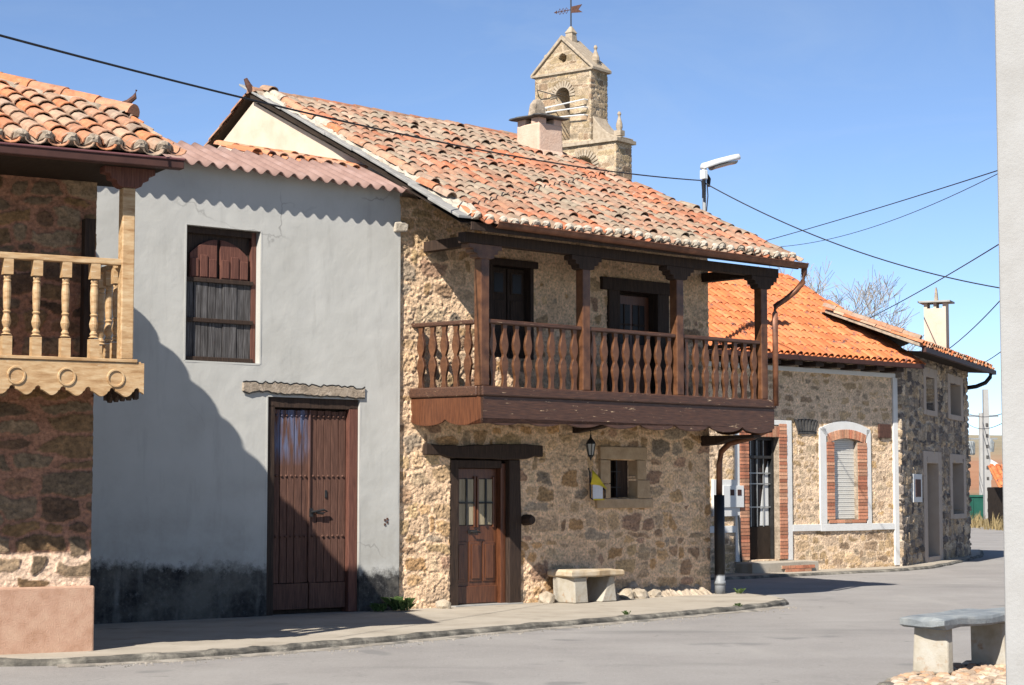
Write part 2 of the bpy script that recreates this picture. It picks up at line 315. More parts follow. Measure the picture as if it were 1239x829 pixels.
def tiles(name, parent, mat, O, U, Sv, length, xr, dx, ex, rad, pal, seed, jit=.02, wob=.02, cover=True, plug=None, L=None, chan=True, mouth=.009, taper=.91, lich=0):
    """barrel tiles: rows of tapering half-round cover tiles over hollow channel tiles; each tile has its own clay colour"""
    r = random.Random(seed); O = Vector(O); U = Vector(U).normalized(); Sv = Vector(Sv).normalized(); N = U.cross(Sv).normalized()
    if N.z < 0: N = -N
    mb = MB(); pl = MB(); L = L or ex * 1.22; n = 6; nrow = int(length / ex + .5)
    lo = min(xr(0)[0], xr(length)[0]); hi = max(xr(0)[1], xr(length)[1])
    wv = lambda x, s: wob * (mnoise.noise(Vector((x * .9, s * .9, seed))) + .5 * mnoise.noise(Vector((x * 2.6, s * 2.6, seed + 9))))
    for i in range(int(lo / dx) - 1, int(hi / dx) + 2):
        for half in (0, 1):
            if half and not chan: continue
            x = (i + .5 * half) * dx
            for j in range(nrow):
                s = j * ex; a, b = xr(s)
                if half and j == 0: s = -.055
                if not (a - dx * .3 <= x <= b + dx * .1): continue
                ll = min(L, length - s + .05)
                c = r.choice(pal); k = r.uniform(.84, 1.13); c = tuple(q * k for q in c)
                if lich:                                  # lichen and moss spread over neighbouring tiles
                    q = mnoise.noise(Vector((x * .8, s * 1.1, seed * 3.1))) * .7 + mnoise.noise(Vector((x * 2.7, s * 2.9, seed))) * .5 + r.uniform(-.3, .3)
                    t = max(0, min(1, (q + .12) * 2.2)) * lich; c = tuple(a_ * (1 - t) + b_ * t for a_, b_ in zip(c, (.38, .315, .235)))
                x_, s_ = x + r.uniform(-jit, jit) * .6, s + r.uniform(-jit, jit)
                tw = r.uniform(-jit, jit) * .5; lift = r.uniform(0, jit * .35) if r.random() > .06 else jit * 1.1
                r0, r1 = rad * r.uniform(.96, 1.06), rad * taper
                vs = []
                for q, (sl_, rr, h) in enumerate(((s_, r0, mouth + lift), (s_ + ll, r1, .0))):
                    for t in (0, .013):
                        for kk in range(n + 1):
                            th = math.pi * kk / n; q_ = rr - t
                            if half: hh = rad * .62 - q_ * .62 * math.sin(th) + h * .6 - 0
                            else: hh = q_ * .85 * math.sin(th) + h + rad * .30
                            vs.append(O + U * (x_ + (tw if q else 0) - q_ * math.cos(th)) + Sv * sl_ + N * (hh + wv(x, sl_)))
                m_ = n + 1; fs = []
                for kk in range(n):
                    fs += [(kk, kk + 1, 2 * m_ + kk + 1, 2 * m_ + kk), (m_ + kk + 1, m_ + kk, 3 * m_ + kk, 3 * m_ + kk + 1), (kk + 1, kk, m_ + kk, m_ + kk + 1)]
                mb.add(vs, fs, c)
                if plug and j == 0 and not half:      # mortar stuffed in the mouth of the eaves tile
                    pv = [O + U * (x_ - r0 * .93 * math.cos(math.pi * kk / n)) + Sv * (s_ + .015 + .03 * r.random()) + N * (r0 * .80 * math.sin(math.pi * kk / n) + .03 + rad * .3 - (.05 if kk in (0, n) else 0) + wv(x, s)) for kk in range(n + 1)]
                    ct = sum(pv, Vector()) / (n + 1); hz_ = Vector((Sv.x, Sv.y, 0)).normalized()
                    mid_ = [ct + (p_ - ct) * .72 - hz_ * r.uniform(.03, .05) for p_ in pv]; low = [ct + (p_ - ct) * .30 - hz_ * r.uniform(.055, .07) - Vector((0, 0, .012)) for p_ in pv]
                    pl.add(pv + mid_ + low, [(q_ * (n + 1) + kk, q_ * (n + 1) + kk + 1, (q_ + 1) * (n + 1) + kk + 1, (q_ + 1) * (n + 1) + kk) for q_ in (0, 1) for kk in range(n)] + [tuple(2 * n + 2 + kk for kk in range(n + 1)), (0, n + 1, 2 * n + 2, 3 * n + 2, 2 * n + 1, n)])
    o = mb.build(name, mat, parent)
    if plug: pl.build('eaves_mortar', plug, parent)
    return o
def ridge(name, parent, mat, A, B, rad, ln, pal, seed, mor=None):
    r = random.Random(seed); A = Vector(A); B = Vector(B); d = (B - A).normalized(); sd = d.cross(Vector((0, 0, 1))).normalized(); up = sd.cross(d); mb = MB(); m2 = MB()
    n = int((B - A).length / ln)
    for i in range(n):
        c = r.choice(pal); k = r.uniform(.8, 1.15); vs = []
        for t, rr in ((i * ln - .03, rad), ((i + 1) * ln + .03, rad * .85)):
            for q in range(9):
                th = math.pi * q / 8; vs.append(A + d * t + sd * rr * math.cos(th) * 1.05 + up * (rr * .85 * math.sin(th) + r.uniform(0, .012)))
        mb.add(vs, [(q, q + 1, 10 + q, 9 + q) for q in range(8)] + [tuple(range(9))], tuple(k * v for v in c))
    mb.build(name, mat, parent)
    if mor:
        vs = []; ns = max(4, n * 3); sec = ((-1.9, -.75), (-1.5, -.1), (-.9, .25), (.9, .25), (1.5, -.1), (1.9, -.75))
        for i in range(ns + 1):
            for a_, b_ in sec: vs.append(A + (B - A) * i / ns + sd * rad * a_ * r.uniform(.85, 1.1) + up * rad * b_ + up * r.uniform(-.015, .015))
        k = len(sec); m2.add(vs, [(i * k + q, i * k + q + 1, (i + 1) * k + q + 1, (i + 1) * k + q) for i in range(ns) for q in range(k - 1)])
        m2.build('ridge_mortar', mor, parent)

def bricks(name, parent, pieces, y, mat=None, seed=1, dep=.06):    # pieces: (cx, cz, w, h, angle)
    r = random.Random(seed); mb = MB()
    for cx, cz, w, h, an in pieces:
        k = r.uniform(.7, 1.25); c = r.choice(((.60, .26, .15), (.64, .30, .18), (.68, .36, .22), (.54, .21, .12)))
        m = Matrix.Translation((cx, y - r.uniform(.0, .008), cz)) @ Matrix.Rotation(an, 4, 'Y')
        mb.box(-w / 2, w / 2, -.02, dep, -h / 2, h / 2, tuple(k * v for v in c), m)
    o = mb.build(name, mat or brick_attr, parent); bk_ = MB()
    for cx, cz, w, h, an in pieces: bk_.box(-w / 2 - .008, w / 2 + .008, -.012, dep - .01, -h / 2 - .008, h / 2 + .008, None, Matrix.Translation((cx, y, cz)) @ Matrix.Rotation(an, 4, 'Y'))
    bk_.build('brick_joints', mortar_old, o); return o
# ------------------------------------------------------------------ ground, road, pavements, hills
def sheet(name, pts, z, mat, thick=None):
    mb = MB()
    if thick: mb.prism(pts, z - thick, z, 'z')
    else: mb.add([(x, y, z) for x, y in pts], [tuple(range(len(pts)))])
    o = mb.build(name, mat); return kind(o, 'structure')
sheet('ground', [(-300, -60), (400, -60), (400, 1500), (-300, 1500)], -.16, earth)
sheet('road', [(-60, -20), (60, -20), (60, 60), (34, 103), (10, 103), (-60, 60)], -.078, asphalt)
kerb_line = [(-8.2, 18.5), (-5.4, 18.86), (-4.17, 19.10), (-3.53, 19.52), (-2.42, 20.57), (-1.46, 21.74), (-.39, 23.19), (.84, 24.68), (1.98, 26.03), (3.29, 27.73), (3.95, 28.8), (4.17, 29.4), (4.1, 30.3), (3.75, 31.2), (3.2, 32.4)]
rk = random.Random(4)
def fine(pts, step, jit):
    out = []
    for (a, b), (c, d) in zip(pts, pts[1:]):
        n = max(1, int(math.hypot(c - a, d - b) / step))
        out += [(a + (c - a) * i / n + rk.uniform(-jit, jit), b + (d - b) * i / n + rk.uniform(-jit, jit)) for i in range(n)]
    return out + [pts[-1]]
kf = fine(kerb_line, .25, .018)
def kerb(name, line, inner, ztop=.0, w=.13):
    mb = MB(); n = len(line); vs = []
    for i, (x, y) in enumerate(line):
        a = line[max(i - 1, 0)]; b = line[min(i + 1, n - 1)]; dx, dy = b[0] - a[0], b[1] - a[1]; l = math.hypot(dx, dy); nx_, ny = -dy / l * w, dx / l * w
        z = ztop + rk.uniform(-.022, .004)
        vs += [(x - nx_ * .12, y - ny * .12, -.13), (x, y, z - .025), (x + nx_ * .25, y + ny * .25, z), (x + nx_, y + ny, z + .003), (x + nx_, y + ny, -.13)]
    mb.add(vs, [(i * 5 + k, (i + 1) * 5 + k, (i + 1) * 5 + k + 1, i * 5 + k + 1) for i in range(n - 1) for k in range(4)])
    return kind(mb.build(name, kerb_mat), 'structure')
kerb('kerb', kf, 1)
dsm = M('kerbside_grit', [(.20, .18, .15), (.34, .30, .25), (.44, .40, .34)], 5, .95, .8, 40, spots=[((.16, .15, .13), 2.2, .54, .62)])
gd = MB(); vs = []; rg_ = random.Random(21)
kd = [p for p in kf if -4.6 < p[0] < 4.05 and p[1] < 29.2]
for i, (x, y) in enumerate(kd):
    a = kd[max(i - 1, 0)]; b = kd[min(i + 1, len(kd) - 1)]; dx, dy = b[0] - a[0], b[1] - a[1]; l = math.hypot(dx, dy); w = .05 + .16 * max(0, .5 + mnoise.noise(Vector((x * 1.7, y * 1.7, 2)))) + .05 * rg_.random()
    vs += [(x - dy / l * .02, y + dx / l * .02, -.060), (x + dy / l * w * .5, y - dx / l * w * .5, -.069), (x + dy / l * w, y - dx / l * w, -.0755)]
gd.add(vs, [(i * 3 + k, i * 3 + k + 1, i * 3 + k + 4, i * 3 + k + 3) for i in range(len(kd) - 1) for k in (0, 1)]); kind(gd.build('gutter_dirt', dsm), 'structure')
gv = MB()
for _ in range(420):
    i = rg_.randrange(len(kd)); x, y = kd[i]; t = abs(rg_.gauss(0, .22)); q = rg_.uniform(.006, .018); px, py = x + t * .75 + rg_.uniform(-.1, .1), y - t * .65 + rg_.uniform(-.1, .1)
    gv.add([(px - q, py, -.078), (px, py - q * 1.2, -.078), (px + q, py, -.078), (px, py + q, -.078), (px, py, -.078 + q)], [(0, 1, 4), (1, 2, 4), (2, 3, 4), (3, 0, 4)])
kind(gv.build('grit', dsm), 'stuff')
off = [(x - .05, y + .09) for x, y in kf]
sheet('pavement', off + [(1.6, 33.5), (-3, 29), (-7, 25), (-10, 24), (-10, 18.6)], -.003, concrete_pave, .12)
ok_line = [(2.2, 36.2), (3.82, 37.57), (4.5, 37.95), (6.43, 39.94), (8.3, 41.69), (9.2, 43.0), (10.13, 45.15), (12.37, 51.24), (13.4, 55.6)]
of = fine(ok_line, .4, .02)
kerb('kerb', of, 1, -.02, .12)
sheet('pavement', [(x - .06, y + .08) for x, y in of] + [(11, 56), (7, 46), (2, 39), (0, 37)], -.02, concrete_pave, .11)
# cobbled traffic island with the near bench
isl = [(3.13, 16.86), (3.28, 17.3), (3.62, 17.72), (4.3, 18.75), (5.1, 19.85), (7.2, 22.2), (8.6, 21.2), (7.6, 14), (6.2, 10), (4.2, 10), (3.5, 14.6), (3.18, 16.3)]
isf = fine(isl + [isl[0]], .22, .012)
kerb('island_kerb', isf, 1, -.02, -.12)
mbi = MB(); ri = random.Random(8)
cx, cy = 5.4, 16.2
inside = [(x + (cx - x) * .02, y + (cy - y) * .02) for x, y in isf]
sheet('island_bed', inside, -.035, mortar_old, .1)
def in_poly(x, y, P_):
    c = False
    for (a, b), (d, e) in zip(P_, P_[1:] + P_[:1]):
        if (b > y) != (e > y) and x < (d - a) * (y - b) / (e - b) + a: c = not c
    return c
yy = 13.0
while yy < 22:                                       # the cobbles of the island
    xx = 2.9 + ri.random() * .1
    while xx < 8.5:
        w = ri.uniform(.09, .17); px, py = xx + w / 2, yy + ri.uniform(-.02, .02)
        if in_poly(px, py, inside):
            d = ri.uniform(.05, .075); c = ri.choice(((1.15, 1.0, .85), (.95, .8, .7), (1.1, 1.05, 1.0), (1.0, .72, .55), (.8, .72, .66)))
            k = 8; vs = []
            for rr, z in ((1, -.05), (.95, -.022), (.6, -.004)):
                vs += [(px + w * .5 * rr * math.cos(2 * math.pi * q / k) * ri.uniform(.85, 1.05), py + d * rr * math.sin(2 * math.pi * q / k) * ri.uniform(.85, 1.05), z + ri.uniform(-.004, .004)) for q in range(k)]
            mbi.add(vs, [(a * k + q, a * k + (q + 1) % k, (a + 1) * k + (q + 1) % k, (a + 1) * k + q) for a in range(2) for q in range(k)] + [tuple(2 * k + q for q in range(k))], c)
        xx += w + .012
    yy += .125
cob = M('island_cobbles', [(.36, .29, .22), (.50, .41, .32), (.60, .53, .44)], 9, .9, .6, 40, attr=True)
kind(mbi.build('cobbles', cob), 'stuff')
# far hillside
def hill_col(n, col):
    tc = n.nodes.new('ShaderNodeTexCoord'); s = n.nodes.new('ShaderNodeSeparateXYZ'); n.links.new(tc.outputs['Object'], s.inputs[0])
    y = mathn(n, 'ADD', s.outputs[1], mathn(n, 'MULTIPLY', mathn(n, 'SUBTRACT', noise(n, coords(n), .03, 5), .5), 60))
    r_ = ramp(n, [(.13, .10, .05), (.17, .125, .07), (.33, .135, .065), (.36, .16, .085), (.26, .20, .125), (.24, .21, .14), (.31, .26, .17)], [0, .10, .16, .33, .42, .6, 1])
    n.links.new(rng(n, y, 110, 560), r_.inputs[0]); return mix(n, r_.outputs[0], col, .35)
hill_m = M('hillside_fields', [(.12, .10, .05), (.25, .19, .11), (.33, .26, .16)], .12, .95, 0, extra=hill_col)
mbh = MB(); nxh, nyh = 60, 40; vs = []
for j in range(nyh + 1):
    for i in range(nxh + 1):
        x = -260 + 620 * i / nxh; y = 108 + 620 * j / nyh
        z = -.15 + max(0, min(y, 520) - 112) * .0415 + 1.6 * mnoise.noise(Vector((x * .02, y * .02, 3))) * min(1, (y - 108) / 80) - max(0, y - 520) * .03
        vs.append((x, y, z))
mbh.add(vs, [(j * (nxh + 1) + i, j * (nxh + 1) + i + 1, (j + 1) * (nxh + 1) + i + 1, (j + 1) * (nxh + 1) + i) for j in range(nyh) for i in range(nxh)])
kind(mbh.build('hills', hill_m, smooth=True), 'structure')

OLD = [(.50, .205, .115), (.46, .235, .145), (.43, .26, .175), (.40, .28, .195), (.48, .27, .175), (.56, .20, .10), (.50, .29, .195), (.52, .21, .12), (.45, .225, .14), (.48, .185, .10), (.54, .37, .27)]
LHT = [(.62, .26, .135), (.65, .31, .18), (.58, .30, .18), (.52, .33, .22), (.68, .26, .12), (.62, .39, .26), (.48, .33, .24)]
NEW = [(.62, .19, .065), (.66, .215, .08), (.58, .17, .06), (.68, .24, .095), (.60, .20, .085)]

# ------------------------------------------------------------------ LEFT: stone house with the pine balcony
lh = thing('stone_house', 'reddish stone house with a salmon plinth and pine balcony at the left edge', 'house', (-4.30, 19.93), 60)
rubble('wall', lh, -5, 0, .62, 5.2, .0135, .50, .17, [(.27, .165, .085), (.22, .15, .095), (.15, .09, .055), (.32, .185, .085), (.27, .19, .12), (.36, .255, .16), (.30, .17, .10)], (.46, .235, .15), 11, .03, .35, flush=.6, rough_=.9,
       thr=(.12, .62), mor2=((.86, .62, .45), lambda X, Z: sstep(1.02, .97, Z)), zone=lambda X, Z: np.where(Z < 1.0, .25, 0), warp=.05, sharp=.055)  # mortar-coated foot, its mortar paled to paint in the sunlit strip
BX('house_core', plaster_cream, lh, -5, -.03, .34, 4.6, 0, 5.0)
pb = MB(); pb.box(-5, .035, -.05, .3, -.05, .655); pb.build('plinth', plaster_pink, lh, .02)
# roof: front slope over the balcony, hipped to a right-hand slope that runs back to the grey house
zs_ = .39; e0 = -1.32; ez = 4.90
sv = Vector((0, 1, zs_)).normalized()
def lh_top(x): return .35 + max(0, .47 - x) * 1.05           # w of the hip line above x
tiles('roof', lh, tile_attr, (0, e0, ez), (1, 0, 0), sv, 6.2, lambda s: (-5 + .001, min(.36, .47 - (e0 + s * sv.y - .35) / 1.05)), .235, .34, .105, LHT, 5, .022, .012, plug=mortar_old, mouth=.018, taper=.86, lich=.35)
hip = lambda t: (.47 - t, .35 + 1.05 * t, ez + zs_ * (.35 + 1.05 * t - e0) + .07)
ridge('ridge_tiles', lh, tile_attr, hip(-.0), hip(4.5), .13, .42, LHT, 3, mortar_old)
sl2 = 1.05 * zs_
tiles('side_roof', lh, tile_attr, (.50, .35, hip(0)[2] - .09 - .36), (0, 1, 0), Vector((-1, 0, sl2 + .13)).normalized(), 4.2, lambda s: (.1 + s * .93, 3.9), .235, .36, .105, LHT, 6, .02, .01, L=.45)
rb = MB(); t2 = lambda w: ez + zs_ * (w - e0) - .03
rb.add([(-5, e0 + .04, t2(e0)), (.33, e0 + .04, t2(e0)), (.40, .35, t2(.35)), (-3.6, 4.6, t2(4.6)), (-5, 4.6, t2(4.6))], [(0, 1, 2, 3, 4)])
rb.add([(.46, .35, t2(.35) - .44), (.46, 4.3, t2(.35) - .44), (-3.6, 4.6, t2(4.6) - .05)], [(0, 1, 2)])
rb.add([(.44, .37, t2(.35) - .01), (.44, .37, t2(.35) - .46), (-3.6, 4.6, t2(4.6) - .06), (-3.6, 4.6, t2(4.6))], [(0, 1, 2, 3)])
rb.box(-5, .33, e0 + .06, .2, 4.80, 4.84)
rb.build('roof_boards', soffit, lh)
vb = MB(); vb.prism([(e0 + .05, 4.83), (.35, t2(.35) - .16), (.35, t2(.35) + .0), (e0 + .05, t2(e0) + .0)], .30, .345, 'x'); vb.build('verge_board', wood_dark, lh)
fn = MB(); hx, hy, hz = hip(0); fn.tube([(hx - .1, hy + .1, hz + .1), (hx - .02, hy + .03, hz + .13), (hx + .04, hy, hz + .19), (hx + .06, hy, hz + .27)], [.035, .035, .028, .012]); fn.build('horn_finial', rust, lh)
# gutter
gt = MB(); gt.box(-5, .44, e0 - .06, e0 + .06, 4.78, 4.865); gt.build('gutter', metal_brown, lh, .01)
gl = MB(); gl.tube([(-5, e0 - .065, 4.872), (.44, e0 - .065, 4.872)], .012); gl.build('gutter_lip', metal_maroon, lh)
# balcony
yb = -1.0
def scallop(x0, x1, zt, zb, step=.245, d=.075, off=0):
    pts = [(x0, zt), (x0, zb)]; n = max(1, round((x1 - x0) / step)); st = (x1 - x0) / n
    for i in range(n):
        a = x0 + i * st
        for u in range(0, 7):
            t = u / 6; pts.append((a + st * (.05 + .42 * t), zb + d * .25 - .35 * d * math.sin(math.pi * t)))
        pts += [(a + st * .53, zb + d * .55), (a + st * .58, zb + d * .60), (a + st * .62, zb + d * .95)]
        pts += [(a + st * .72, zb + d * 1.12), (a + st * .80, zb + d * .95), (a + st * .84, zb + d * .60), (a + st * .90, zb + d * .55)]
    pts += [(x1, zb + d * .3), (x1, zt)]
    return pts
fb = MB(); fb.prism(scallop(-5, .175, 2.868, 2.54), yb - .05, yb, 'y')
fas = fb.build('carved_fascia', wood_pine, lh, .004)
for k in range(9):
    x = -.115 - .49 * k; rb_ = MB(); n = 24; vs = []
    for i in range(n):
        th = 2 * math.pi * i / n
        for rr, dy in ((.092, 0), (.087, -.016), (.073, -.016), (.068, 0), (.062, -.002)): vs.append((x + rr * math.cos(th), yb - .048 + dy, 2.715 + rr * math.sin(th)))
    rb_.add(vs, [(i * 5 + q, i * 5 + q + 1, ((i + 1) % n) * 5 + q + 1, ((i + 1) % n) * 5 + q) for i in range(n) for q in range(4)] )
    rb_.build('carved_ring', wood_pine, fas)
sb = MB(); sb.prism([(y_, z_) for y_, z_ in scallop(yb, -.02, 2.84, 2.52, .2)], .10, .14, 'x'); sb.build('side_fascia', wood_dark, lh)
BX('balcony_floor', wood_pine, lh, -5, .16, yb + .0, -.03, 2.84, 2.885)
BX('floor_rail', wood_pine, lh, -5, .10, yb - .065, yb + .06, 2.872, 2.905)
BX('top_rail', wood_pine, lh, -5, .02, yb - .05, yb + .05, 3.83, 3.89)
BX('top_rail', wood_pine, lh, -.06, .02, yb + .06, -.05, 3.82, 3.88)
po = MB(); po.box(-.075, .055, yb - .065, yb + .065, 2.905, 4.6); post = po.build('post', wood_pine, lh, .012)
cp = MB(); cp.prism([(-.27, 4.80), (-.27, 4.74), (-.21, 4.73), (-.20, 4.68), (-.15, 4.665), (-.13, 4.62), (-.09, 4.60), (.07, 4.60), (.11, 4.62), (.13, 4.665), (.18, 4.68), (.19, 4.73), (.25, 4.74), (.25, 4.80)], yb - .08, yb + .08, 'y')
cp.build('capital', wood_shutter, post, .006)
BX('wall_post', wood_dark, lh, -.16, -.05, -.14, -.02, 2.885, 4.4)
bal_prof = [(.052, 0), (.052, .20), (.030, .215), (.040, .235), (.030, .25), (.026, .265), (.040, .30), (.045, .33), (.036, .37), (.028, .40), (.040, .42), (.028, .435), (.034, .46), (.038, .56), (.040, .64), (.034, .70), (.038, .715), (.030, .73), (.036, .75), (.030, .77), (.050, .79), (.050, .93)]
def turned():
    m = MB(); c = .046
    m.box(-c, c, -c, c, 0, .185); m.lathe([(r_, z_) for r_, z_ in bal_prof if .2 <= z_ <= .775], n=14); m.box(-c, c, -c, c, .775, .925); return m
b0 = turned().build('baluster', wood_pine, lh, 0); b0.location = (-.33, yb, 2.905)
for k in range(1, 15): dup(b0, lh, (-.33 - .285 * k, yb, 2.905))
for k in range(3): dup(b0, lh, (-.02, yb + .25 + .24 * k, 2.90))

# ------------------------------------------------------------------ MIDDLE: grey plastered house
gh = thing('plastered_house', 'grey plastered house with pink corrugated eaves between the two stone houses', 'house', (-5.14, 23.91), 51.0)
gx1 = 4.60
def plaster_wall():
    x0, x1, z0, z1, res = -3.2, gx1, -.1, 5.92, .045
    nx = int((x1 - x0) / res) + 1; nz = int((z1 - z0) / res) + 1
    hol = [(1.25, 2.36, 3.28, 5.03), (2.49, 3.95, -.2, 2.86)]
    xs = sorted(set([round(x0 + (x1 - x0) * i / (nx - 1), 4) for i in range(nx)] + [h[0] for h in hol] + [h[1] for h in hol]))
    zz = sorted(set([round(z0 + (z1 - z0) * i / (nz - 1), 4) for i in range(nz)] + [h[2] for h in hol] + [h[3] for h in hol]))
    X, Z = np.meshgrid(xs, zz); Y = -.018 * (fbm(X * 1.1, Z * 1.1, 2) - .5) - .006 * (fbm(X * 6, Z * 6, 4) - .5)
    Y = Y - .03 * sstep(.6, .3, Z + .3 * (fbm(X * 3, Z * 3, 9) - .5)) * fbm(X * 8, Z * 8, 12)
    Z = np.minimum(Z, 5.845 - .012 * (X - .8))
    mb = MB(); n = len(xs); mb.v = [tuple(p) for p in np.stack([X, Y, Z], -1).reshape(-1, 3).tolist()]
    for j in range(len(zz) - 1):
        for i in range(n - 1):
            cx_, cz = (xs[i] + xs[i + 1]) / 2, (zz[j] + zz[j + 1]) / 2
            if any(h[0] < cx_ < h[1] and h[2] < cz < h[3] for h in hol): continue
            mb.f.append((j * n + i, j * n + i + 1, (j + 1) * n + i + 1, (j + 1) * n + i)); mb.c.append((1, 1, 1))
    for a, b, c, d in hol:                       # plastered reveals
        mb.box(a - .02, a + .004, -.002, .25, c, d); mb.box(b - .004, b + .02, -.002, .25, c, d); mb.box(a, b, -.002, .25, d - .004, d + .02); mb.box(a, b, -.002, .25, c - .02, c + .004)
    mb.box(x1 - .004, x1 + .02, .0, .3, z0, 5.6)
    return mb.build('wall', plaster_grey, gh)
plaster_wall()
BX('house_core', plaster_cream, gh, -3.2, gx1 - .05, .3, 5, 0, 5.6)
# corrugated eaves sheet, tile course along the neighbour's gable
cs = MB(); n = int((gx1 + 3.3) / .025); vs = []; sl_ = .40
for j, y in enumerate((-.24, .15, .55, .95)):
    for i in range(n + 1):
        x = -3.2 + (gx1 + 3.25) * i / n
        vs.append((x, y, 5.80 - .012 * (x - .8) + (y + .24) * sl_ + .036 * math.sin(x * 2 * math.pi / .205) + .008 * mnoise.noise(Vector((x, y, 1)))))
cs.add(vs, [(j * (n + 1) + i, j * (n + 1) + i + 1, (j + 1) * (n + 1) + i + 1, (j + 1) * (n + 1) + i) for j in range(3) for i in range(n)])
so_ = cs.build('corrugated_roof', corr_pink, gh, smooth=True); md = so_.modifiers.new('thick', 'SOLIDIFY'); md.thickness = .012
tiles('tile_flashing', gh, tile_clean, (2.35, .90, 6.22), (1, 0, -.03), Vector((-.35, .8, .26)), .62, lambda s: (.5, 2.35), .235, .36, .085, [(.60, .22, .10), (.62, .27, .14), (.55, .30, .19)], 8, .025, .01)
# shuttered window
win = BX('window', wood_dark, gh, 1.255, 2.355, .16, .20, 3.285, 5.025)
for x0_, x1_ in ((1.256, 1.31), (2.28, 2.354)): BX('frame', wood_shutter if x0_ > 2 else wood_dark, win, x0_, x1_, .10, .16, 3.29, 5.02)
BX('frame', wood_dark, win, 1.31, 2.28, .09, .16, 4.94, 5.02)
def arched_leaf(xa, xb, zb, zt, rise):
    mb = MB(); cx_ = xb if rise > 0 else xa; pts = [(xa, zb), (xb, zb)]
    L_ = [(xa + (xb - xa) * t / 8, zt + (abs(rise) * (1 - ((t / 8 if rise < 0 else 1 - t / 8)) ** 2))) for t in range(9)]
    mb.prism([(xa, zb), (xb, zb)] + L_[::-1], .115, .15, 'y'); return mb
for (a, b, rise) in ((1.37, 1.77, .20), (1.82, 2.24, -.20)):
    l = arched_leaf(a, b, 4.36, 4.68, rise).build('upper_shutter', wood_shutter, win, .006)
    mb = MB(); w3 = (b - a) / 3
    for k in range(3): mb.box(a + k * w3 + .012, a + (k + 1) * w3 - .012, .098, .115, 4.38, 4.62 + (.05 if k == 1 else .0))
    mb.build('shutter_panel', wood_shutter, l, .008)
def plank_leaf(name, xa, xb, za, zb, y, n, mat, par, seed, gap=.006, t=.03, studs=()):
    r = random.Random(seed); mb = MB(); w = (xb - xa) / n
    for k in range(n):
        a = xa + k * w + gap / 2 + r.uniform(-.003, .003); mb.box(a, a + w - gap, y + r.uniform(-.006, .006), y + t, za + r.uniform(0, .012), zb - r.uniform(0, .012))
    for z in studs:                              # rows of nail heads
        for k in range(7):
            x = xa + .05 + (xb - xa - .1) * k / 6; mb.lathe([(.0, -.02), (.017, -.013), (.020, 0)], n=8, m=Matrix.Translation((x, y - .003, z)) @ Matrix.Rotation(R(-90), 4, 'X'))
    return mb.build(name, mat, par, .004)
plank_leaf('lower_shutter', 1.315, 2.28, 3.33, 4.33, .105, 9, wood_grey, win, 3)
for z in (3.30, 3.80, 4.32):
    mb = MB(); mb.box(1.30, 2.30, .075, .108, z - .01, z + .045); mb.build('ledge', wood_dark, win, .006)
# plank door
dr = BX('door', wood_dark, gh, 2.50, 3.94, .20, .24, -.02, 2.85)
for a, b, m_ in ((2.495, 2.62, wood_dark), (3.80, 3.945, wood_shutter)): BX('door_frame', m_, dr, a, b, .03, .19, 0, 2.75)  # right jamb in lighter wood paints the sunlight falling on it
BX('door_frame', wood_dark, dr, 2.495, 3.945, .03, .19, 2.72, 2.855)
for a, b, s_ in ((2.64, 3.195, 1), (3.215, 3.79, 2)):
    lf = plank_leaf('door_leaf', a, b, .40, 2.70, .10, 5, wood_door, dr, s_, .008, .05, (2.62, 1.82, 1.02))
    BX('bottom_rail', wood_door, lf, a, b, .085, .15, .06, .40)
BX('centre_strip', wood_door, dr, 3.19, 3.215, .075, .12, .42, 2.7)
lt = MB(); lt.tube([(3.21, .05, 1.34), (3.30, .045, 1.35), (3.40, .04, 1.37), (3.47, .05, 1.35), (3.40, .05, 1.32), (3.30, .05, 1.33)], .016); lt.box(3.20, 3.25, .06, .10, 1.28, 1.39); lt.build('latch', iron, dr)
kh = MB(); kh.box(3.455, 3.49, .085, .10, 1.53, 1.63); kh.build('keyhole_plate', iron, dr, .004)
# cracked plaster strip over the door
lp = MB(); rl = random.Random(3); up = [(2.10 + 1.92 * i / 40, 3.035 - .03 * i / 40 + rl.uniform(-.02, .02)) for i in range(41)]; lo = [(x + rl.uniform(-.01, .01), 2.915 - .03 * i / 40 + rl.uniform(-.03, .02) * (1.6 if i < 9 else .5)) for i, (x, z) in enumerate(up)]
lp.prism(up + lo[::-1], -.028, .05, 'y'); lp.build('lintel_band', mortar_old, gh, .006)
cr = MB(); cr.tube([(x, -.022, z + .010) for x, z in up], .010, 5); cr.tube([(x, -.022, z - .008) for x, z in lo], .007, 5); cr.build('lintel_crack', iron, gh)
mk = MB()
for dx_, dz_ in ((0, 0), (.04, .03), (0, .06), (.04, .075)): mk.box(4.36 + dx_, 4.385 + dx_, -.014, .0, 1.15 + dz_, 1.18 + dz_)
mk.build('vent_hole', rust, gh)
pl_ = MB(); pl_.prism([(4.50, 5.20), (4.72, 5.22), (4.74, 5.32), (4.66, 5.36), (4.50, 5.34)], -.04, .1, 'y'); pl_.build('plaster_lump', mortar, gh, .02)
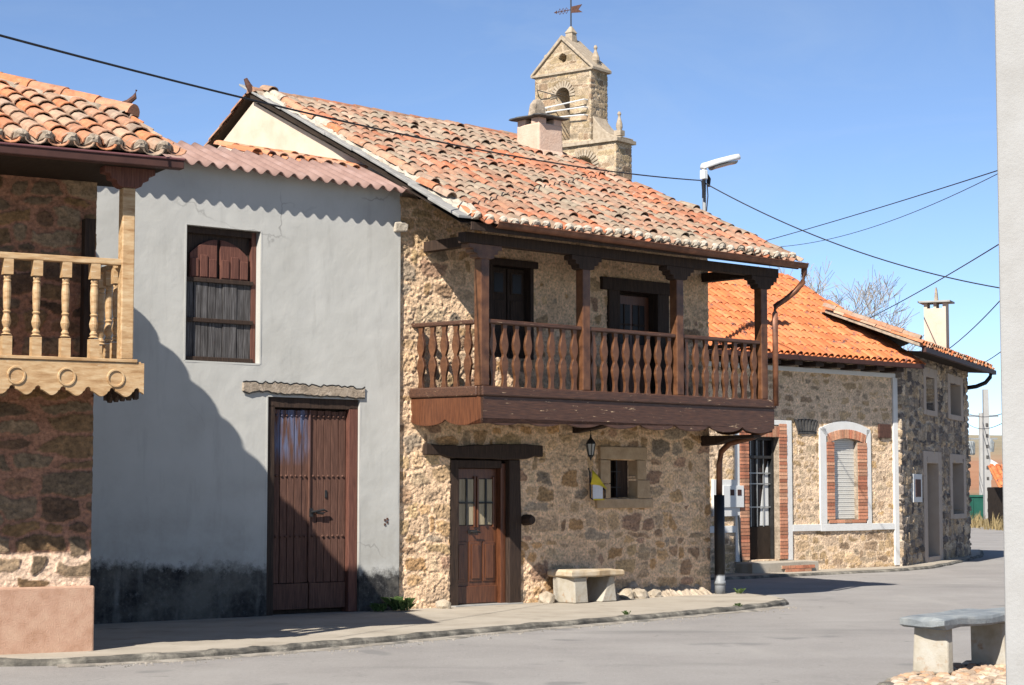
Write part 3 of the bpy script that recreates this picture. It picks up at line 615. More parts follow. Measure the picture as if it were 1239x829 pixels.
# ------------------------------------------------------------------ RIGHT OF CENTRE: stone house with the brown balcony
mh = thing('stone_house', 'ochre rubble stone house with a dark brown wooden balcony and an old weathered tiled roof', 'house', (-1.465, 26.90), 47.5)
ws = .48; we, wz = -1.50, 5.22
rz = lambda w: wz + ws * (w - we)
TAN = [(.74, .52, .33), (.66, .46, .29), (.70, .47, .27), (.60, .43, .28), (.64, .43, .235), (.54, .33, .15), (.46, .28, .12), (.40, .29, .18), (.28, .235, .18), (.58, .39, .21), (.27, .155, .085), (.62, .46, .29), (.52, .28, .10), (.36, .20, .13), (.54, .37, .18)]
def mzone(X, Z):
    t = np.where((Z < 2.5) & (X > .8), .06, .0) + .85 * (fbm(X * 2.2, Z * 2.6, 91) - .42)
    t = t + .5 * sstep(4.55, 4.85, Z + .3 * (fbm(X * 2, Z * 2, 5) - .5)) * sstep(.9, 1.4, X)
    t = t + .9 * sstep(3.0, 3.3, Z) * sstep(1.0, 1.5, X) * sstep(.42, .60, fbm(X * 1.3, Z * 1.3, 77)) + .22 * ((X > 1.2) & (X < 6) & (Z > 4.1)) * fbm(X * 2, Z * 2, 15)
    return t
rubble('wall', mh, -.12, 6.32, -.12, 5.72, .0135, .33, .19, [tuple(.82 * v + .24 * m for v, m in zip(c, (.97, .69, .455))) for c in TAN], (1.0, .70, .45), 21, .040, .32, thr=(.0, .60),
       hole=rects((.84, 2.17, -1, 2.14), (4.02, 4.60, 1.52, 2.10), (1.57, 2.45, 3.55, 4.97), (4.06, 5.28, 2.9, 4.78)), yoff=.05, zone=mzone, warp=.06, sharp=.26, rough_=.9, flush=.22)
# plastered left gable and the body behind
sg = MB(); sg.prism([(.12, 4.6), (.12, rz(.12) - .1), (3.75, rz(3.75) - .12), (6.0, 6.25), (6.0, 4.6)], .0, .3, 'x'); sg.build('gable_wall', plaster_cream, mh)
core = MB(); core.box(.02, 6.15, .40, 6, 0, 5.7); core.build('house_core', plaster_cream, mh)
rg = MB(); rg.prism([(.4, 0), (.4, rz(.4) - .15), (3.7, rz(3.7) - .15), (6, 6.2), (6, 0)], 5.55, 5.8, 'x'); rg.build('end_gable', plaster_cream, mh)
# roof
sv = Vector((0, 1, ws)).normalized(); slen = (3.75 - we) / sv.y
xl = lambda s: -.30 + .24 * min(1, s / 1.9) + .06 * s / slen; xr_ = lambda s: 6.72 - 1.05 * s / slen
tiles('roof', mh, tile_attr, (0, we, wz), (1, 0, 0), sv, slen, lambda s: (xl(s) + .34 - .14 * s / slen, xr_(s)), .205, .30, .092, OLD, 7, .032, .045, plug=mortar, lich=.8)
ridge('ridge_tiles', mh, tile_attr, (-.02, 3.76, rz(3.75) + .02), (5.7, 3.76, rz(3.75) + .0), .11, .40, OLD, 13, mortar_old)
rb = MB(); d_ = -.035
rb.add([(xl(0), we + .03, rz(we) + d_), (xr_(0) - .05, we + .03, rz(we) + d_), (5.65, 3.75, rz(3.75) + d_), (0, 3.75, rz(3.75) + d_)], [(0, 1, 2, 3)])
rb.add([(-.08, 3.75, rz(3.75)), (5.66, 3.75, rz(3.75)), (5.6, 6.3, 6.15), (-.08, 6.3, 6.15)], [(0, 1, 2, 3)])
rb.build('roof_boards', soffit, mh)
tiles('rear_roof', mh, tile_attr, (0, 6.35, 6.17), (-1, 0, 0), Vector((0, -1, .61)).normalized(), 3.0, lambda s: (-5.7, .05), .21, .36, .095, OLD, 9, .02, .02, L=.42)
# slate slabs and mortar along the left verge
rv = random.Random(5)
s = 0.0
while s < slen * .98:
    l = rv.uniform(.5, .85); a = xl(s) - rv.uniform(.02, .06); b = a + rv.uniform(.24, .32) - .06 * s / slen; w0 = we + s * sv.y; w1 = we + (s + l) * sv.y
    mb = MB(); q = [(a, w0), (b, w0 + rv.uniform(-.03, .03)), (b + .02, w1), (a + .03, w1 + .03)]
    mb.add([(x, w, rz(w) + .005 + .012 * rv.random()) for x, w in q] + [(x, w, rz(w) + .045 + .012 * rv.random()) for x, w in q], [(3, 2, 1, 0), (4, 5, 6, 7), (0, 1, 5, 4), (1, 2, 6, 5), (2, 3, 7, 6), (3, 0, 4, 7)])
    mb.build('verge_slab', slate, mh, .008); s += l - .04
mv = MB(); vs = []; nn = 60
for i in range(nn + 1):
    s = slen * i / nn; w = we + s * sv.y; x0 = xl(s) + (.17 - .08 * i / nn); z = rz(w)
    for dx_, dz_ in ((-.05, .03), (.02, .07), (.09, .105), (.17, .11), (.22, .04)):
        vs.append((x0 + dx_ + rv.uniform(-.04, .04), w + rv.uniform(-.02, .02), z + .02 + dz_ * rv.uniform(.6, 1.3)))
mv.add(vs, [(i * 5 + k, i * 5 + k + 1, (i + 1) * 5 + k + 1, (i + 1) * 5 + k) for i in range(nn) for k in range(4)]); mv.build('verge_mortar', mortar, mh)
tiles('verge_tiles', mh, tile_attr, (0, we, wz + .06), (1, 0, 0), sv, slen, lambda s: (xl(s) + .24 - .12 * s / slen, xl(s) + .36 - .12 * s / slen) if s > .5 else (99, 98), .205, .33, .095, LHT + [(.6, .5, .4)], 17, .03, .02, chan=False)
vb = MB(); vb.prism([(we + .05, rz(we) - .05), (3.7, rz(3.7) - .055), (3.7, rz(3.7) - .01), (we + .05, rz(we) - .01)], -.10, .02, 'x'); vb.build('verge_board', soffit, mh)  # board darkened and thinned to paint the shadow line under the verge
tg = MB(); tg.tube([(-.02, 3.76, rz(3.75) + .05), (-.08, 3.78, rz(3.75) + .14), (-.12, 3.80, rz(3.75) + .24)], [.06, .05, .03]); tg.build('ridge_end_tile', rust, mh)
# chimney on the roof
chim_m = M('pale_pink_render', [(.62, .42, .31), (.70, .49, .37), (.74, .55, .43)], 3, .9, .6, 22, bdist=.02); ch = MB(); c_ = [(4.98, 2.60), (5.53, 2.60), (5.53, 3.15), (4.98, 3.15)]; b_ = [(4.86, 2.42), (5.68, 2.42), (5.68, 3.3), (4.86, 3.3)]
def stack(mb, secs):
    vs = [(x, y, z) for ring, z in secs for x, y in ring]; n = len(secs)
    return mb.add(vs, [(i * 4 + k, i * 4 + (k + 1) % 4, (i + 1) * 4 + (k + 1) % 4, (i + 1) * 4 + k) for i in range(n - 1) for k in range(4)] + [(3, 2, 1, 0), tuple((n - 1) * 4 + k for k in range(4))])
def ring(x0, x1, y0, y1): return [(x0, y0), (x1, y0), (x1, y1), (x0, y1)]
stack(ch, [(ring(4.90, 5.60, 2.50, 3.24), 6.95), (ring(4.90, 5.60, 2.50, 3.24), 7.16), (ring(4.97, 5.54, 2.59, 3.16), 7.34), (ring(4.98, 5.53, 2.60, 3.15), 7.80)])
chm = ch.build('chimney', chim_m, mh, .03)
sk = MB(); rr_ = random.Random(2)
sk.add([(4.75 + .9 * rr_.random(), 2.40 + .9 * rr_.random(), 7.2) for _ in range(1)], [])
fl = MB(); vs = []
for i in range(20):
    th = 2 * math.pi * i / 20; k = rr_.uniform(.9, 1.15)
    sx, sy = max(-1, min(1, 1.35 * math.cos(th))), max(-1, min(1, 1.35 * math.sin(th)))
    for q, z in ((.50 * k, 7.02 if sy < 0 else 7.3), (.36, 7.30 + .15 * sy)): vs.append((5.25 + q * sx, 2.88 + q * sy, z + (.45 * q * sy if q > .4 else 0)))
fl.add(vs, [(i * 2, ((i + 1) % 20) * 2, ((i + 1) % 20) * 2 + 1, i * 2 + 1) for i in range(20)]); fl.build('chimney_flashing', mortar, chm)
for x, y in ((5.075, 2.705), (5.435, 2.705), (5.075, 3.045), (5.435, 3.045)):
    mb = MB(); mb.box(x - .09, x + .09, y - .10, y + .10, 7.78, 7.90); mb.build('chimney_pier', chim_m, chm, .02)
cc = MB(); k = 22; vs = []
for z, q in ((7.885, .38), (7.905, .42), (7.935, .40)):
    for i in range(k):
        th = 2 * math.pi * i / k; rr2 = q * (.92 + .16 * mnoise.noise(Vector((math.cos(th) * 2, math.sin(th) * 2, 1)))) ; sx = max(-.86, min(.86, 1.15 * math.cos(th))); sy = max(-.86, min(.86, 1.15 * math.sin(th)))
        vs.append((5.25 + 1.12 * rr2 * sx, 2.875 + 1.12 * rr2 * sy, z + .02 * mnoise.noise(Vector((th, z * 9, 3)))))
cc.add(vs, [(a * k + i, a * k + (i + 1) % k, (a + 1) * k + (i + 1) % k, (a + 1) * k + i) for a in range(2) for i in range(k)] + [tuple(range(k))[::-1], tuple(2 * k + i for i in range(k))])
cc.build('chimney_cap', slate_dark, chm)
cn = MB(); stack(cn, [(ring(5.06, 5.36, 2.80, 2.98), 7.92), (ring(5.10, 5.33, 2.82, 2.96), 8.16), (ring(5.16, 5.27, 2.85, 2.93), 8.25)]); cn.build('chimney_pot', mortar_old, chm, .02)
# eaves timber, gutter
yp = -1.10
BX('eaves_beam', wood_dark, mh, .05, 6.62, yp - .08, yp + .07, 4.975, 5.12)
BX('side_beam', wood_dark, mh, .33, .47, yp + .07, .05, 4.975, 5.12)
BX('wall_beam', wood_dark, mh, 6.16, 6.32, yp + .07, .05, 4.975, 5.12)
raf = MB()
for k in range(12):
    x = .1 + .57 * k; raf.prism([(we + .12, rz(we) - .10), (.1, rz(.1) - .10), (.1, rz(.1) - .02), (we + .12, rz(we) - .02)], x, x + .09, 'x')
raf.build('rafters', wood_dark, mh)
g = MB(); vs = []; n = 9
for x in (.28, 6.84):
    for k in range(n):
        th = math.pi * (1 + k / (n - 1)); vs.append((x, we - .03 + .075 * math.cos(th), 5.225 - (x - .3) * .007 + .075 * math.sin(th)))
    for k in range(n):
        th = math.pi * (2 - k / (n - 1)); vs.append((x, we - .03 + .065 * math.cos(th), 5.225 - (x - .3) * .007 + .065 * math.sin(th)))
g.add(vs, [(k, (k + 1) % (2 * n), 2 * n + (k + 1) % (2 * n), 2 * n + k) for k in range(2 * n)] + [tuple(range(2 * n)), tuple(range(4 * n - 1, 2 * n - 1, -1))])
g.tube([(.28, we - .108, 5.228), (6.84, we - .108, 5.182)], .011, 6)
g.build('gutter', copper, mh, smooth=False)
BX('eaves_board', wood_dark, mh, -.1, 6.75, we + .02, we + .05, 5.10, 5.21)
# balcony
x0, x1 = .36, 6.46; yb = -1.15
flo = MB()
for k in range(6): flo.box(x0 + .02, x1 - .02, yb + .02 + k * .19, yb + .20 + k * .19, 2.97, 3.0)
flo.build('balcony_floor', wood_dark, mh)
jo = MB()
for k in range(9): x = x0 + .12 + k * .715; jo.box(x, x + .13, yb + .06, .06, 2.80, 2.968)
jo.build('joists', wood_dark, mh)
def wavy(a, b, n, zt, zb, d=.085):
    st = (b - a) / n; pts = [(a, zt), (a, zb + d * .2)]
    for i in range(n):
        for u in range(0 if i == 0 else 1, 11):
            t = u / 10; pts.append((a + st * (i + t), zb + d * (1 - math.sin(math.pi * t) ** .55)))
    return pts + [(b, zt)]
fb = MB(); fb.prism(wavy(x0, x1, 8, 2.905, 2.515), yb - .045, yb + .0, 'y'); fb.build('front_fascia', wood_rail, mh, .005)
SK = R(11.5)                                       # the left end is not quite square to the wall
def skew(o, dx=0, dy=0): o.location = (x0 + dx * math.cos(SK) - dy * math.sin(SK), yb + dx * math.sin(SK) + dy * math.cos(SK), o.location.z); o.rotation_euler = (0, 0, SK + o.rotation_euler.z); return o
sf = MB(); sf.prism([(y, z) for y, z in wavy(-.02, 1.25, 2, 2.905, 2.515)], .0, .045, 'x'); skew(sf.build('side_fascia', wood_hall, mh, .005))
sf = MB(); sf.prism([(y, z) for y, z in wavy(yb, .02, 2, 2.905, 2.515)], x1 - .045, x1, 'x'); sf.build('side_fascia', wood_main, mh, .005)
BX('floor_beam', wood_rail, mh, x0 - .03, x1 + .03, yb - .075, yb + .05, 2.907, 3.045, bevel=.02)
skew(BX('floor_beam', wood_rail, mh, -.03, .10, .05, 1.25, 2.907, 3.045, bevel=.02))
BX('floor_beam', wood_rail, mh, x1 - .10, x1 + .03, yb + .052, .03, 2.907, 3.045, bevel=.02)
px_ = (.42, 2.36, 4.33, 6.27)
for k, x in enumerate(px_):
    p_ = MB(); p_.box(x - .075, x + .075, yp - .075, yp + .075, 3.047, 4.80); p = p_.build('post', wood_main, mh, .012)
    c0 = MB(); hw = .30
    c0.prism([(x - hw, 4.973), (x - hw, 4.91), (x - hw + .07, 4.90), (x - hw + .08, 4.85), (x - hw + .14, 4.84), (x - hw + .15, 4.79), (x - .09, 4.775), (x + .09, 4.775), (x + hw - .15, 4.79), (x + hw - .14, 4.84), (x + hw - .08, 4.85), (x + hw - .07, 4.90), (x + hw, 4.91), (x + hw, 4.973)], yp - .085, yp + .085, 'y')
    c0.build('capital', wood_main if k == 0 else wood_dark, p, .006)  # lighter wood on the corner capital paints the sun on its end
bays = ((px_[0] + .075, px_[1] - .075, 8), (px_[1] + .075, px_[2] - .075, 8), (px_[2] + .075, px_[3] - .075, 8))
prof = [(.050, 0), (.040, .04), (.030, .10), (.034, .16), (.055, .25), (.066, .31), (.056, .37), (.034, .42), (.026, .435), (.026, .455), (.034, .47), (.056, .53), (.066, .59), (.055, .65), (.034, .74), (.030, .78), (.040, .84), (.046, .875)]
def flat_bal():
    m = MB(); m.prism([(r_, z) for r_, z in prof] + [(-r_, z) for r_, z in prof[::-1]], -.024, .024, 'y'); return m
fb0 = None
def put_bal(loc, rz_):
    global fb0, last_bal
    if fb0 is None: fb0 = flat_bal().build('baluster', wood_main, mh, .004); fb0.location = loc; fb0.rotation_euler = (0, 0, rz_); return
    last_bal = dup(fb0, mh, loc, rz_)
for a, b, n in bays:
    BX('top_rail', wood_rail, mh, a, b, yp - .055, yp + .055, 3.905, 3.965, bevel=.015)
    for k in range(n): put_bal((a + (b - a) * (k + .5) / n, yp, 3.04), 0)
skew(BX('top_rail', wood_rail, mh, .01, .11, .125, 1.27, 3.895, 3.955, bevel=.015))
for k in range(5):
    put_bal((0, 0, 3.035), R(90)); skew(list(mh.children)[-1] if False else last_bal, .06, .26 + .205 * k)
for x in (6.30,):
    BX('top_rail', wood_rail, mh, x - .05, x + .05, yp + .077, .06, 3.895, 3.955, bevel=.015)
    for k in range(5): put_bal((x, yp + .20 + .195 * k, 3.035), R(90))
# strut holding the right end
br = MB(); br.prism([(-1.05, 2.50), (.1, 2.50), (.1, 2.34), (-.25, 2.36), (-.55, 2.44), (-1.05, 2.45)], 6.12, 6.30, 'x'); br.build('bracket', wood_dark, mh, .008)
br = MB(); br.prism([(-1.05, 2.80), (.1, 2.80), (.1, 2.48), (-.5, 2.55), (-1.05, 2.70)], 3.25, 3.40, 'x'); br.build('bracket', wood_dark, mh, .008)
# upper openings
w1 = BX('window', wood_dark, mh, 1.575, 2.445, .22, .28, 3.55, 4.965)
BX('frame', wood_dark, w1, 1.575, 1.64, .02, .219, 3.55, 4.96); BX('frame', wood_dark, w1, 2.38, 2.445, .02, .219, 3.55, 4.96); BX('frame', wood_dark, w1, 1.50, 2.52, .0, .22, 4.90, 5.0)
for a in (1.66, 2.025):
    sh = BX('shutter', wood_dark, w1, a, a + .34, .14, .18, 3.56, 4.88)
    for z in (3.62, 4.08, 4.50): BX('shutter_panel', wood_dark, sh, a + .05, a + .29, .122, .139, z, z + .33)
    BX('pane', glass, sh, a + .08, a + .26, .118, .1215, 4.52, 4.80)
d1 = BX('door', wood_dark, mh, 4.07, 5.27, .24, .30, 2.95, 4.77)
BX('frame', wood_dark, d1, 4.0, 4.24, -.01, .238, 3.0, 4.72); BX('frame', wood_dark, d1, 5.08, 5.34, -.01, .238, 3.0, 4.72); BX('lintel', wood_dark, d1, 3.84, 5.44, -.03, .235, 4.70, 4.89)
lf = BX('door_leaf', wood_hall, d1, 4.26, 5.06, .17, .21, 3.0, 4.66)
for a, b in ((4.36, 4.63), (4.69, 4.96)):
    pn = BX('pane', glass, lf, a, b, .162, .1695, 3.9, 4.52)
    mb = MB(); mb.box(a, b, .152, .161, 4.19, 4.22); mb.box((a + b) / 2 - .012, (a + b) / 2 + .012, .152, .161, 3.9, 4.52); mb.build('glazing_bars', wood_dark, pn)
# ground floor door
dd = BX('door', wood_dark, mh, .845, 2.165, .26, .31, -.02, 2.12)
BX('door_frame', wood_dark, dd, .85, 1.0, .04, .25, 0, 2.06); BX('door_frame', wood_hall, dd, 1.84, 1.935, .08, .25, 0, 2.02)
BX('door_frame', wood_dark, dd, 1.0, 1.84, .06, .25, 1.95, 2.06)
jp = MB(); jp.prism([(1.94, 0), (2.165, 0), (2.18, 1.2), (2.15, 2.07), (1.94, 2.07)], .0, .25, 'y'); jp.build('jamb_post', wood_dark, dd, .012)
lf = BX('door_leaf', wood_hall, dd, 1.003, 1.837, .17, .22, .01, 1.945)
for a, b in ((1.10, 1.385), (1.475, 1.745)):
    pn = BX('pane', glass, lf, a, b, .163, .1695, 1.13, 1.80)
    cu = MB(); vs = []
    for i in range(25):
        x = a + (b - a) * i / 24; vs += [(x, .160 + .0015 * math.sin(i * 1.9), 1.14), (x, .160 + .0015 * math.sin(i * 1.9), 1.79)]
    cu.add(vs, [(2 * i, 2 * i + 2, 2 * i + 3, 2 * i + 1) for i in range(24)]); cu.build('curtain', curtain, pn)
    gr = MB(); gr.box((a + b) / 2 - .014, (a + b) / 2 + .014, .140, .156, 1.13, 1.80); gr.box(a, b, .140, .156, 1.44, 1.465); gr.build('window_grille', iron, pn)
    for s_ in (0, 1): BX('glazing_frame', wood_hall, pn, a - .03 if s_ == 0 else b, a if s_ == 0 else b + .03, .145, .169, 1.10, 1.83)
for a, b in ((1.05, 1.265), (1.30, 1.53), (1.565, 1.795)):
    pn = BX('door_panel', wood_hall, lf, a, b, .155, .169, .33, .90, bevel=.012); BX('raised_panel', wood_hall, pn, a + .04, b - .04, .140, .154, .37, .86, bevel=.012)
BX('bottom_rail', wood_hall, lf, 1.005, 1.835, .148, .169, .02, .27, bevel=.01)
hd = MB(); hd.tube([(1.33, .15, 1.04), (1.33, .11, 1.04), (1.40, .105, 1.045), (1.47, .11, 1.03)], .014); hd.box(1.29, 1.46, .158, .169, 1.015, 1.065); hd.build('door_handle', iron, lf)
BX('threshold', slate, dd, .86, 2.16, -.06, .25, -.05, .012)
lt = MB(); rl = random.Random(9)
up = [(.33 + 2.25 * i / 14, 2.285 - .02 * math.sin(i * .45) + rl.uniform(-.01, .01)) for i in range(15)]; lo = [(x, (2.08 if .7 < x < 2.3 else 2.13) + rl.uniform(-.012, .012)) for x, z in up]
lt.prism(up + lo[::-1], -.035, .2, 'y'); lt.build('lintel', wood_dark, mh, .015)
pg = MB(); pg.tube([(2.28, .06, 1.20), (2.28, -.06, 1.205), (2.28, -.12, 1.20)], [.085, .08, .06], 10); pg.build('timber_peg', wood_dark, mh)
sk_ = MB(); vs = []; rq = random.Random(31)
for i in range(61):                                  # lime mortar skirt along the wall foot
    x = 3.95 + 2.2 * i / 60; h = (.10 + .16 * mnoise.noise(Vector((x * 3, 0, 5))) + .05 * rq.random()) * min(1, (i + 1) / 6, (61 - i) / 5); d = .06 + .12 * max(0, mnoise.noise(Vector((x * 2.3, 4, 5))) + .5)
    for dy, dz in ((.06, h + .03), (-.01, h), (-.05 - d * .4, h * .55), (-.06 - d, -.02)): vs.append((x, dy + rq.uniform(-.012, .012), max(-.02, dz + rq.uniform(-.02, .02))))
sk_.add(vs, [(i * 4 + k, i * 4 + k + 1, (i + 1) * 4 + k + 1, (i + 1) * 4 + k) for i in range(60) for k in range(3)]); sk_.build('mortar_skirt', M('sandy_mortar', [(.40, .31, .22), (.56, .45, .33), (.64, .53, .41)], 9, .95, 1.0, 24, bdist=.03), mh)
# niche window with cut-stone surround
BX('niche_back', soffit, mh, 4.0, 4.62, .30, .33, 1.50, 2.12)
nw = MB(); nw.box(4.335, 4.60, .20, .24, 1.52, 2.10); nsh = nw.build('niche_shutter', wood_dark, mh, .004)
gr = MB()
for x in (4.12, 4.27): gr.tube([(x, .12, 1.52), (x, .12, 2.10)], .011, 6)
for z in (1.68, 1.92): gr.tube([(4.02, .12, z), (4.36, .12, z)], .009, 6)
gr.build('window_grille', iron, mh)
dst = M('dressed_sandstone', [(.42, .29, .17), (.52, .365, .22), (.60, .44, .275)], 6, .92, .9, 26, bdist=.02)
for a in ((3.80, 4.82, 2.105, 2.30), (3.80, 4.015, 1.74, 2.098), (3.88, 4.015, 1.515, 1.733), (4.605, 4.80, 1.80, 2.098), (4.605, 4.88, 1.515, 1.793), (3.72, 4.95, 1.36, 1.508)):
    BX('cut_stone', dst, mh, a[0], a[1], -.012, .2, a[2], a[3], bevel=.012)
# rainwater pipe
dp = MB(); dp.tube([(6.82, we - .03, 5.16), (6.82, we - .03, 5.02), (6.80, we - .02, 4.90), (6.74, we + .08, 4.76), (6.62, we + .2, 4.62), (6.50, -1.20, 4.52), (6.47, -1.22, 4.40), (6.47, -1.22, 2.95)], .045, 10); dp.build('downpipe', copper, mh, smooth=True)
dp = MB(); dp.tube([(6.47, -1.10, 2.60), (6.44, -.75, 2.47), (6.36, -.35, 2.38), (6.33, -.20, 2.25), (6.33, -.16, 2.05), (6.33, -.15, 1.55)], .05, 10); dp.build('downpipe', copper, mh, smooth=True)
dp = MB(); dp.tube([(6.33, -.15, 1.56), (6.33, -.15, .28)], .085, 12); dp.build('downpipe', black_pipe, mh, smooth=True)
dp = MB(); dp.tube([(6.33, -.15, .30), (6.33, -.15, -.01)], .085, 12); dp.tube([(6.33, -.15, .20), (6.33, -.15, .14)], .095, 12); dp.build('downpipe', grey_pipe, mh, smooth=True)

def at_mh(x, y, z=0): v = Matrix.Rotation(R(90 - 47.5), 4, 'Z') @ Vector((x, y, z)); return (v.x - 1.465, v.y + 26.90, v.z)
# lanterns
def lantern(label, loc, a, arm):
    t = thing('wall_lantern', label, 'lantern', loc, a, 'black carriage lanterns on the stone house', loc[2])
    t.scale = (.8, .8, .8); c = MB(); c.lathe([(.035, -.30), (.055, -.27), (.05, -.255)], n=6); c.lathe([(.10, -.05), (.075, .0), (.03, .05), (.015, .09), (.02, .11), (.0, .13)], n=6)
    for k in range(6):
        th = math.pi / 3 * k; c.tube([(.052 * math.cos(th), .052 * math.sin(th), -.265), (.088 * math.cos(th), .088 * math.sin(th), -.045)], .008, 5)
    c.lathe([(.0, -.36), (.014, -.34), (.02, -.31), (.03, -.30)], n=6); c.build('lantern_cage', iron, t)
    g = MB(); g.lathe([(.045, -.262), (.08, -.05)], n=6); g.build('lantern_glass', dull_lens, t)
    b = MB(); b.tube(arm, .011, 6); b.lathe([(.03, -.02), (.03, .02)], c=arm[-1], n=8); b.build('hanger', iron, t); return t
lantern('black carriage lantern hanging under the balcony fascia beside the small niche window', at_mh(3.30, -.30, 2.36), 47.5, [(0, 0, .12), (0, .0, .20), (0, .05, .26), (0, .25, .25), (0, .30, .22)])
lantern('black carriage lantern high on the upper wall beside the second balcony post', at_mh(3.18, -.28, 4.98), 47.5, [(0, 0, .12), (0, .0, .18), (0, .06, .22), (0, .25, .18), (0, .29, .10)])
# hanging yellow cloth and notice
hs = thing('hanging_notice', 'yellow cloth and white paper notice on a black bracket beside the niche window', 'notice', at_mh(3.58, -.03, 1.50), 47.5, z=1.50)
b = MB(); b.tube([(-.06, .0, .46), (-.07, -.04, .40), (-.07, -.05, .02), (-.02, -.05, .0)], .014, 6); b.tube([(.24, .0, .16), (.24, -.05, .14), (.24, -.05, .02)], .014, 6); b.build('bracket', iron, hs)
cl = MB(); vs = []; n = 10
for i in range(n + 1):
    t = i / n; xa = -.08 + .0 * t; zt = .44 - .44 * t * .60; zb = .22 - .02 * t
    for j in range(5):
        q = j / 4; x = -.05 + .30 * t - .04 * (1 - t) * q; z = zt * (1 - q) + (zb - .12 * max(0, t - .6)) * q; vs.append((x, -.075 - .012 * math.sin(5 * t + 3 * q), z))
cl.add(vs, [(i * 5 + j, i * 5 + j + 1, (i + 1) * 5 + j + 1, (i + 1) * 5 + j) for i in range(n) for j in range(4)])
c_o = cl.build('cloth', yellow, hs, smooth=True); c_o.modifiers.new('t', 'SOLIDIFY').thickness = .006
BX('paper', paper, hs, -.03, .18, -.062, -.054, .0, .24, bevel=0)
BX('paper_edge', yellow, hs, -.02, .21, -.066, -.063, -.015, .006, bevel=0)
# stone seat against the wall
bs = thing('stone_bench', 'ochre stone bench standing against the sunlit rubble wall under the niche window', 'bench', at_mh(3.28, -.42), 47.5, 'stone benches')
def rock_slab(name, mat, par, pts, za, zb, seed, j=.012):
    r = random.Random(seed); mb = MB(); p2 = []
    for (a, b), (c, d) in zip(pts, pts[1:] + pts[:1]):
        for k in range(4): t = k / 4; p2.append((a + (c - a) * t + r.uniform(-j, j), b + (d - b) * t + r.uniform(-j, j)))
    n = len(p2); cxx = sum(p[0] for p in p2) / n; cyy = sum(p[1] for p in p2) / n; vs = []
    for z, k in ((za, .95), (za + .02, 1), (zb - .02, 1.0), (zb, .96)): vs += [(cxx + (x - cxx) * k, cyy + (y - cyy) * k, z + r.uniform(-j, j) * .5) for x, y in p2]
    mb.add(vs, [(a * n + i, a * n + (i + 1) % n, (a + 1) * n + (i + 1) % n, (a + 1) * n + i) for a in range(3) for i in range(n)] + [tuple(range(n))[::-1], tuple(3 * n + i for i in range(n))])
    return mb.build(name, mat, par, .006)
rock_slab('seat_slab', bench_top, bs, [(-.68, -.20), (.38, -.22), (.42, .38), (-.62, .40)], .37, .47, 3, .02)
lg = MB(); lg.prism([(-.58, 0), (-.31, 0), (-.35, .37), (-.60, .37)], -.16, .30, 'y'); lg.build('leg', bench_stone, bs, .015)
lg = MB(); lg.prism([(-.02, 0), (.30, 0), (.28, .12), (.24, .375), (.16, .375)], -.14, .32, 'y'); lg.build('leg', bench_stone, bs, .015)
# stones fallen along the foot of the wall
def boulder(name, loc, sx, sy, sz, seed, mat, sub=2):
    bm = bmesh.new(); bmesh.ops.create_icosphere(bm, subdivisions=sub, radius=1); r = random.Random(seed); off = Vector((r.random() * 50, r.random() * 50, 0))
    for v in bm.verts:
        k = 1 + .35 * mnoise.noise(v.co * 1.2 + off); v.co = Vector((round(v.co.x * k * 2.2) / 2.2 * .5 + v.co.x * k * .5, v.co.y * k, max(v.co.z * k, -.35))); v.co = Vector((v.co.x * sx, v.co.y * sy, v.co.z * sz + .3 * sz))
    me = bpy.data.meshes.new(name); bm.to_mesh(me); bm.free(); me.materials.append(mat); o = link(bpy.data.objects.new(name, me)); o.location = loc; o.rotation_euler = (0, 0, r.random() * 6); return o
rs_ = random.Random(12); loose_m = M('loose_fieldstone', [(.34, .27, .19), (.48, .40, .30), (.58, .50, .40)], 9, .95, .9, 24, bdist=.02, k=.7)
for k, (x, s_) in enumerate(((4.20, .15), (4.50, .19), (4.85, .13), (2.56, .15), (.55, .13))):
    p = at_mh(x, -.10 - .08 * rs_.random()); o = boulder('loose_stone', (p[0], p[1], 0.0), s_, s_ * .7, s_ * rs_.uniform(.55, .9), k, loose_m)
    tag(o, 'pale loose stone lying at the foot of the rubble wall beside the bench' if k < 4 else 'pale loose stone at the left foot of the brown glazed door', 'stone', 'loose stones along the wall foot')
# street lamp behind the roof
sl_ = thing('street_lamp', 'white cobra head street lamp on a thin mast rising behind the old tiled roof', 'street lamp', at_mh(11.23, 4.5), 47.5)
m_ = MB(); m_.tube([(0, 0, 0), (0, 0, 7.85)], .038, 10); m_.build('mast', galv, sl_, smooth=True)
jb = MB(); jb.box(-.13, -.02, -.12, .0, 7.72, 7.90); jb.build('junction_box', white_metal, sl_, .015)
ck = MB(); ck.tube([(-.1, -.05, 7.7), (-.09, -.06, 7.5), (-.08, -.05, 7.35)], .03, 6); ck.tube([(.05, -.03, 7.82), (.12, -.03, 7.75), (.10, -.02, 7.60)], .035, 6); ck.tube([(.0, -.07, 7.8), (.02, -.08, 7.4), (0, -.06, 7.1)], .012, 5); ck.build('cable_clamp', cable_mat, sl_)
hb = MB(); vs = []; secs = ((-.05, .06, .0), (.05, .10, .03), (.35, .11, .13), (.8, .12, .26), (1.0, .09, .31), (1.06, .03, .32))
for x, w, z in secs:
    for k in range(12):
        th = 2 * math.pi * k / 12; sz = math.sin(th); vs.append((x, w * math.cos(th), 7.95 + z + (.10 * sz if sz > 0 else .02 * sz)))
hb.add(vs, [(i * 12 + k, i * 12 + (k + 1) % 12, (i + 1) * 12 + (k + 1) % 12, (i + 1) * 12 + k) for i in range(5) for k in range(12)] + [tuple(range(12))[::-1], tuple(60 + k for k in range(12))])
hb.tube([(0, 0, 7.8), (0, 0, 7.97)], .05, 8)
hd_ = hb.build('lamp_head', white_metal, sl_, smooth=True)
ln = MB(); vs = []
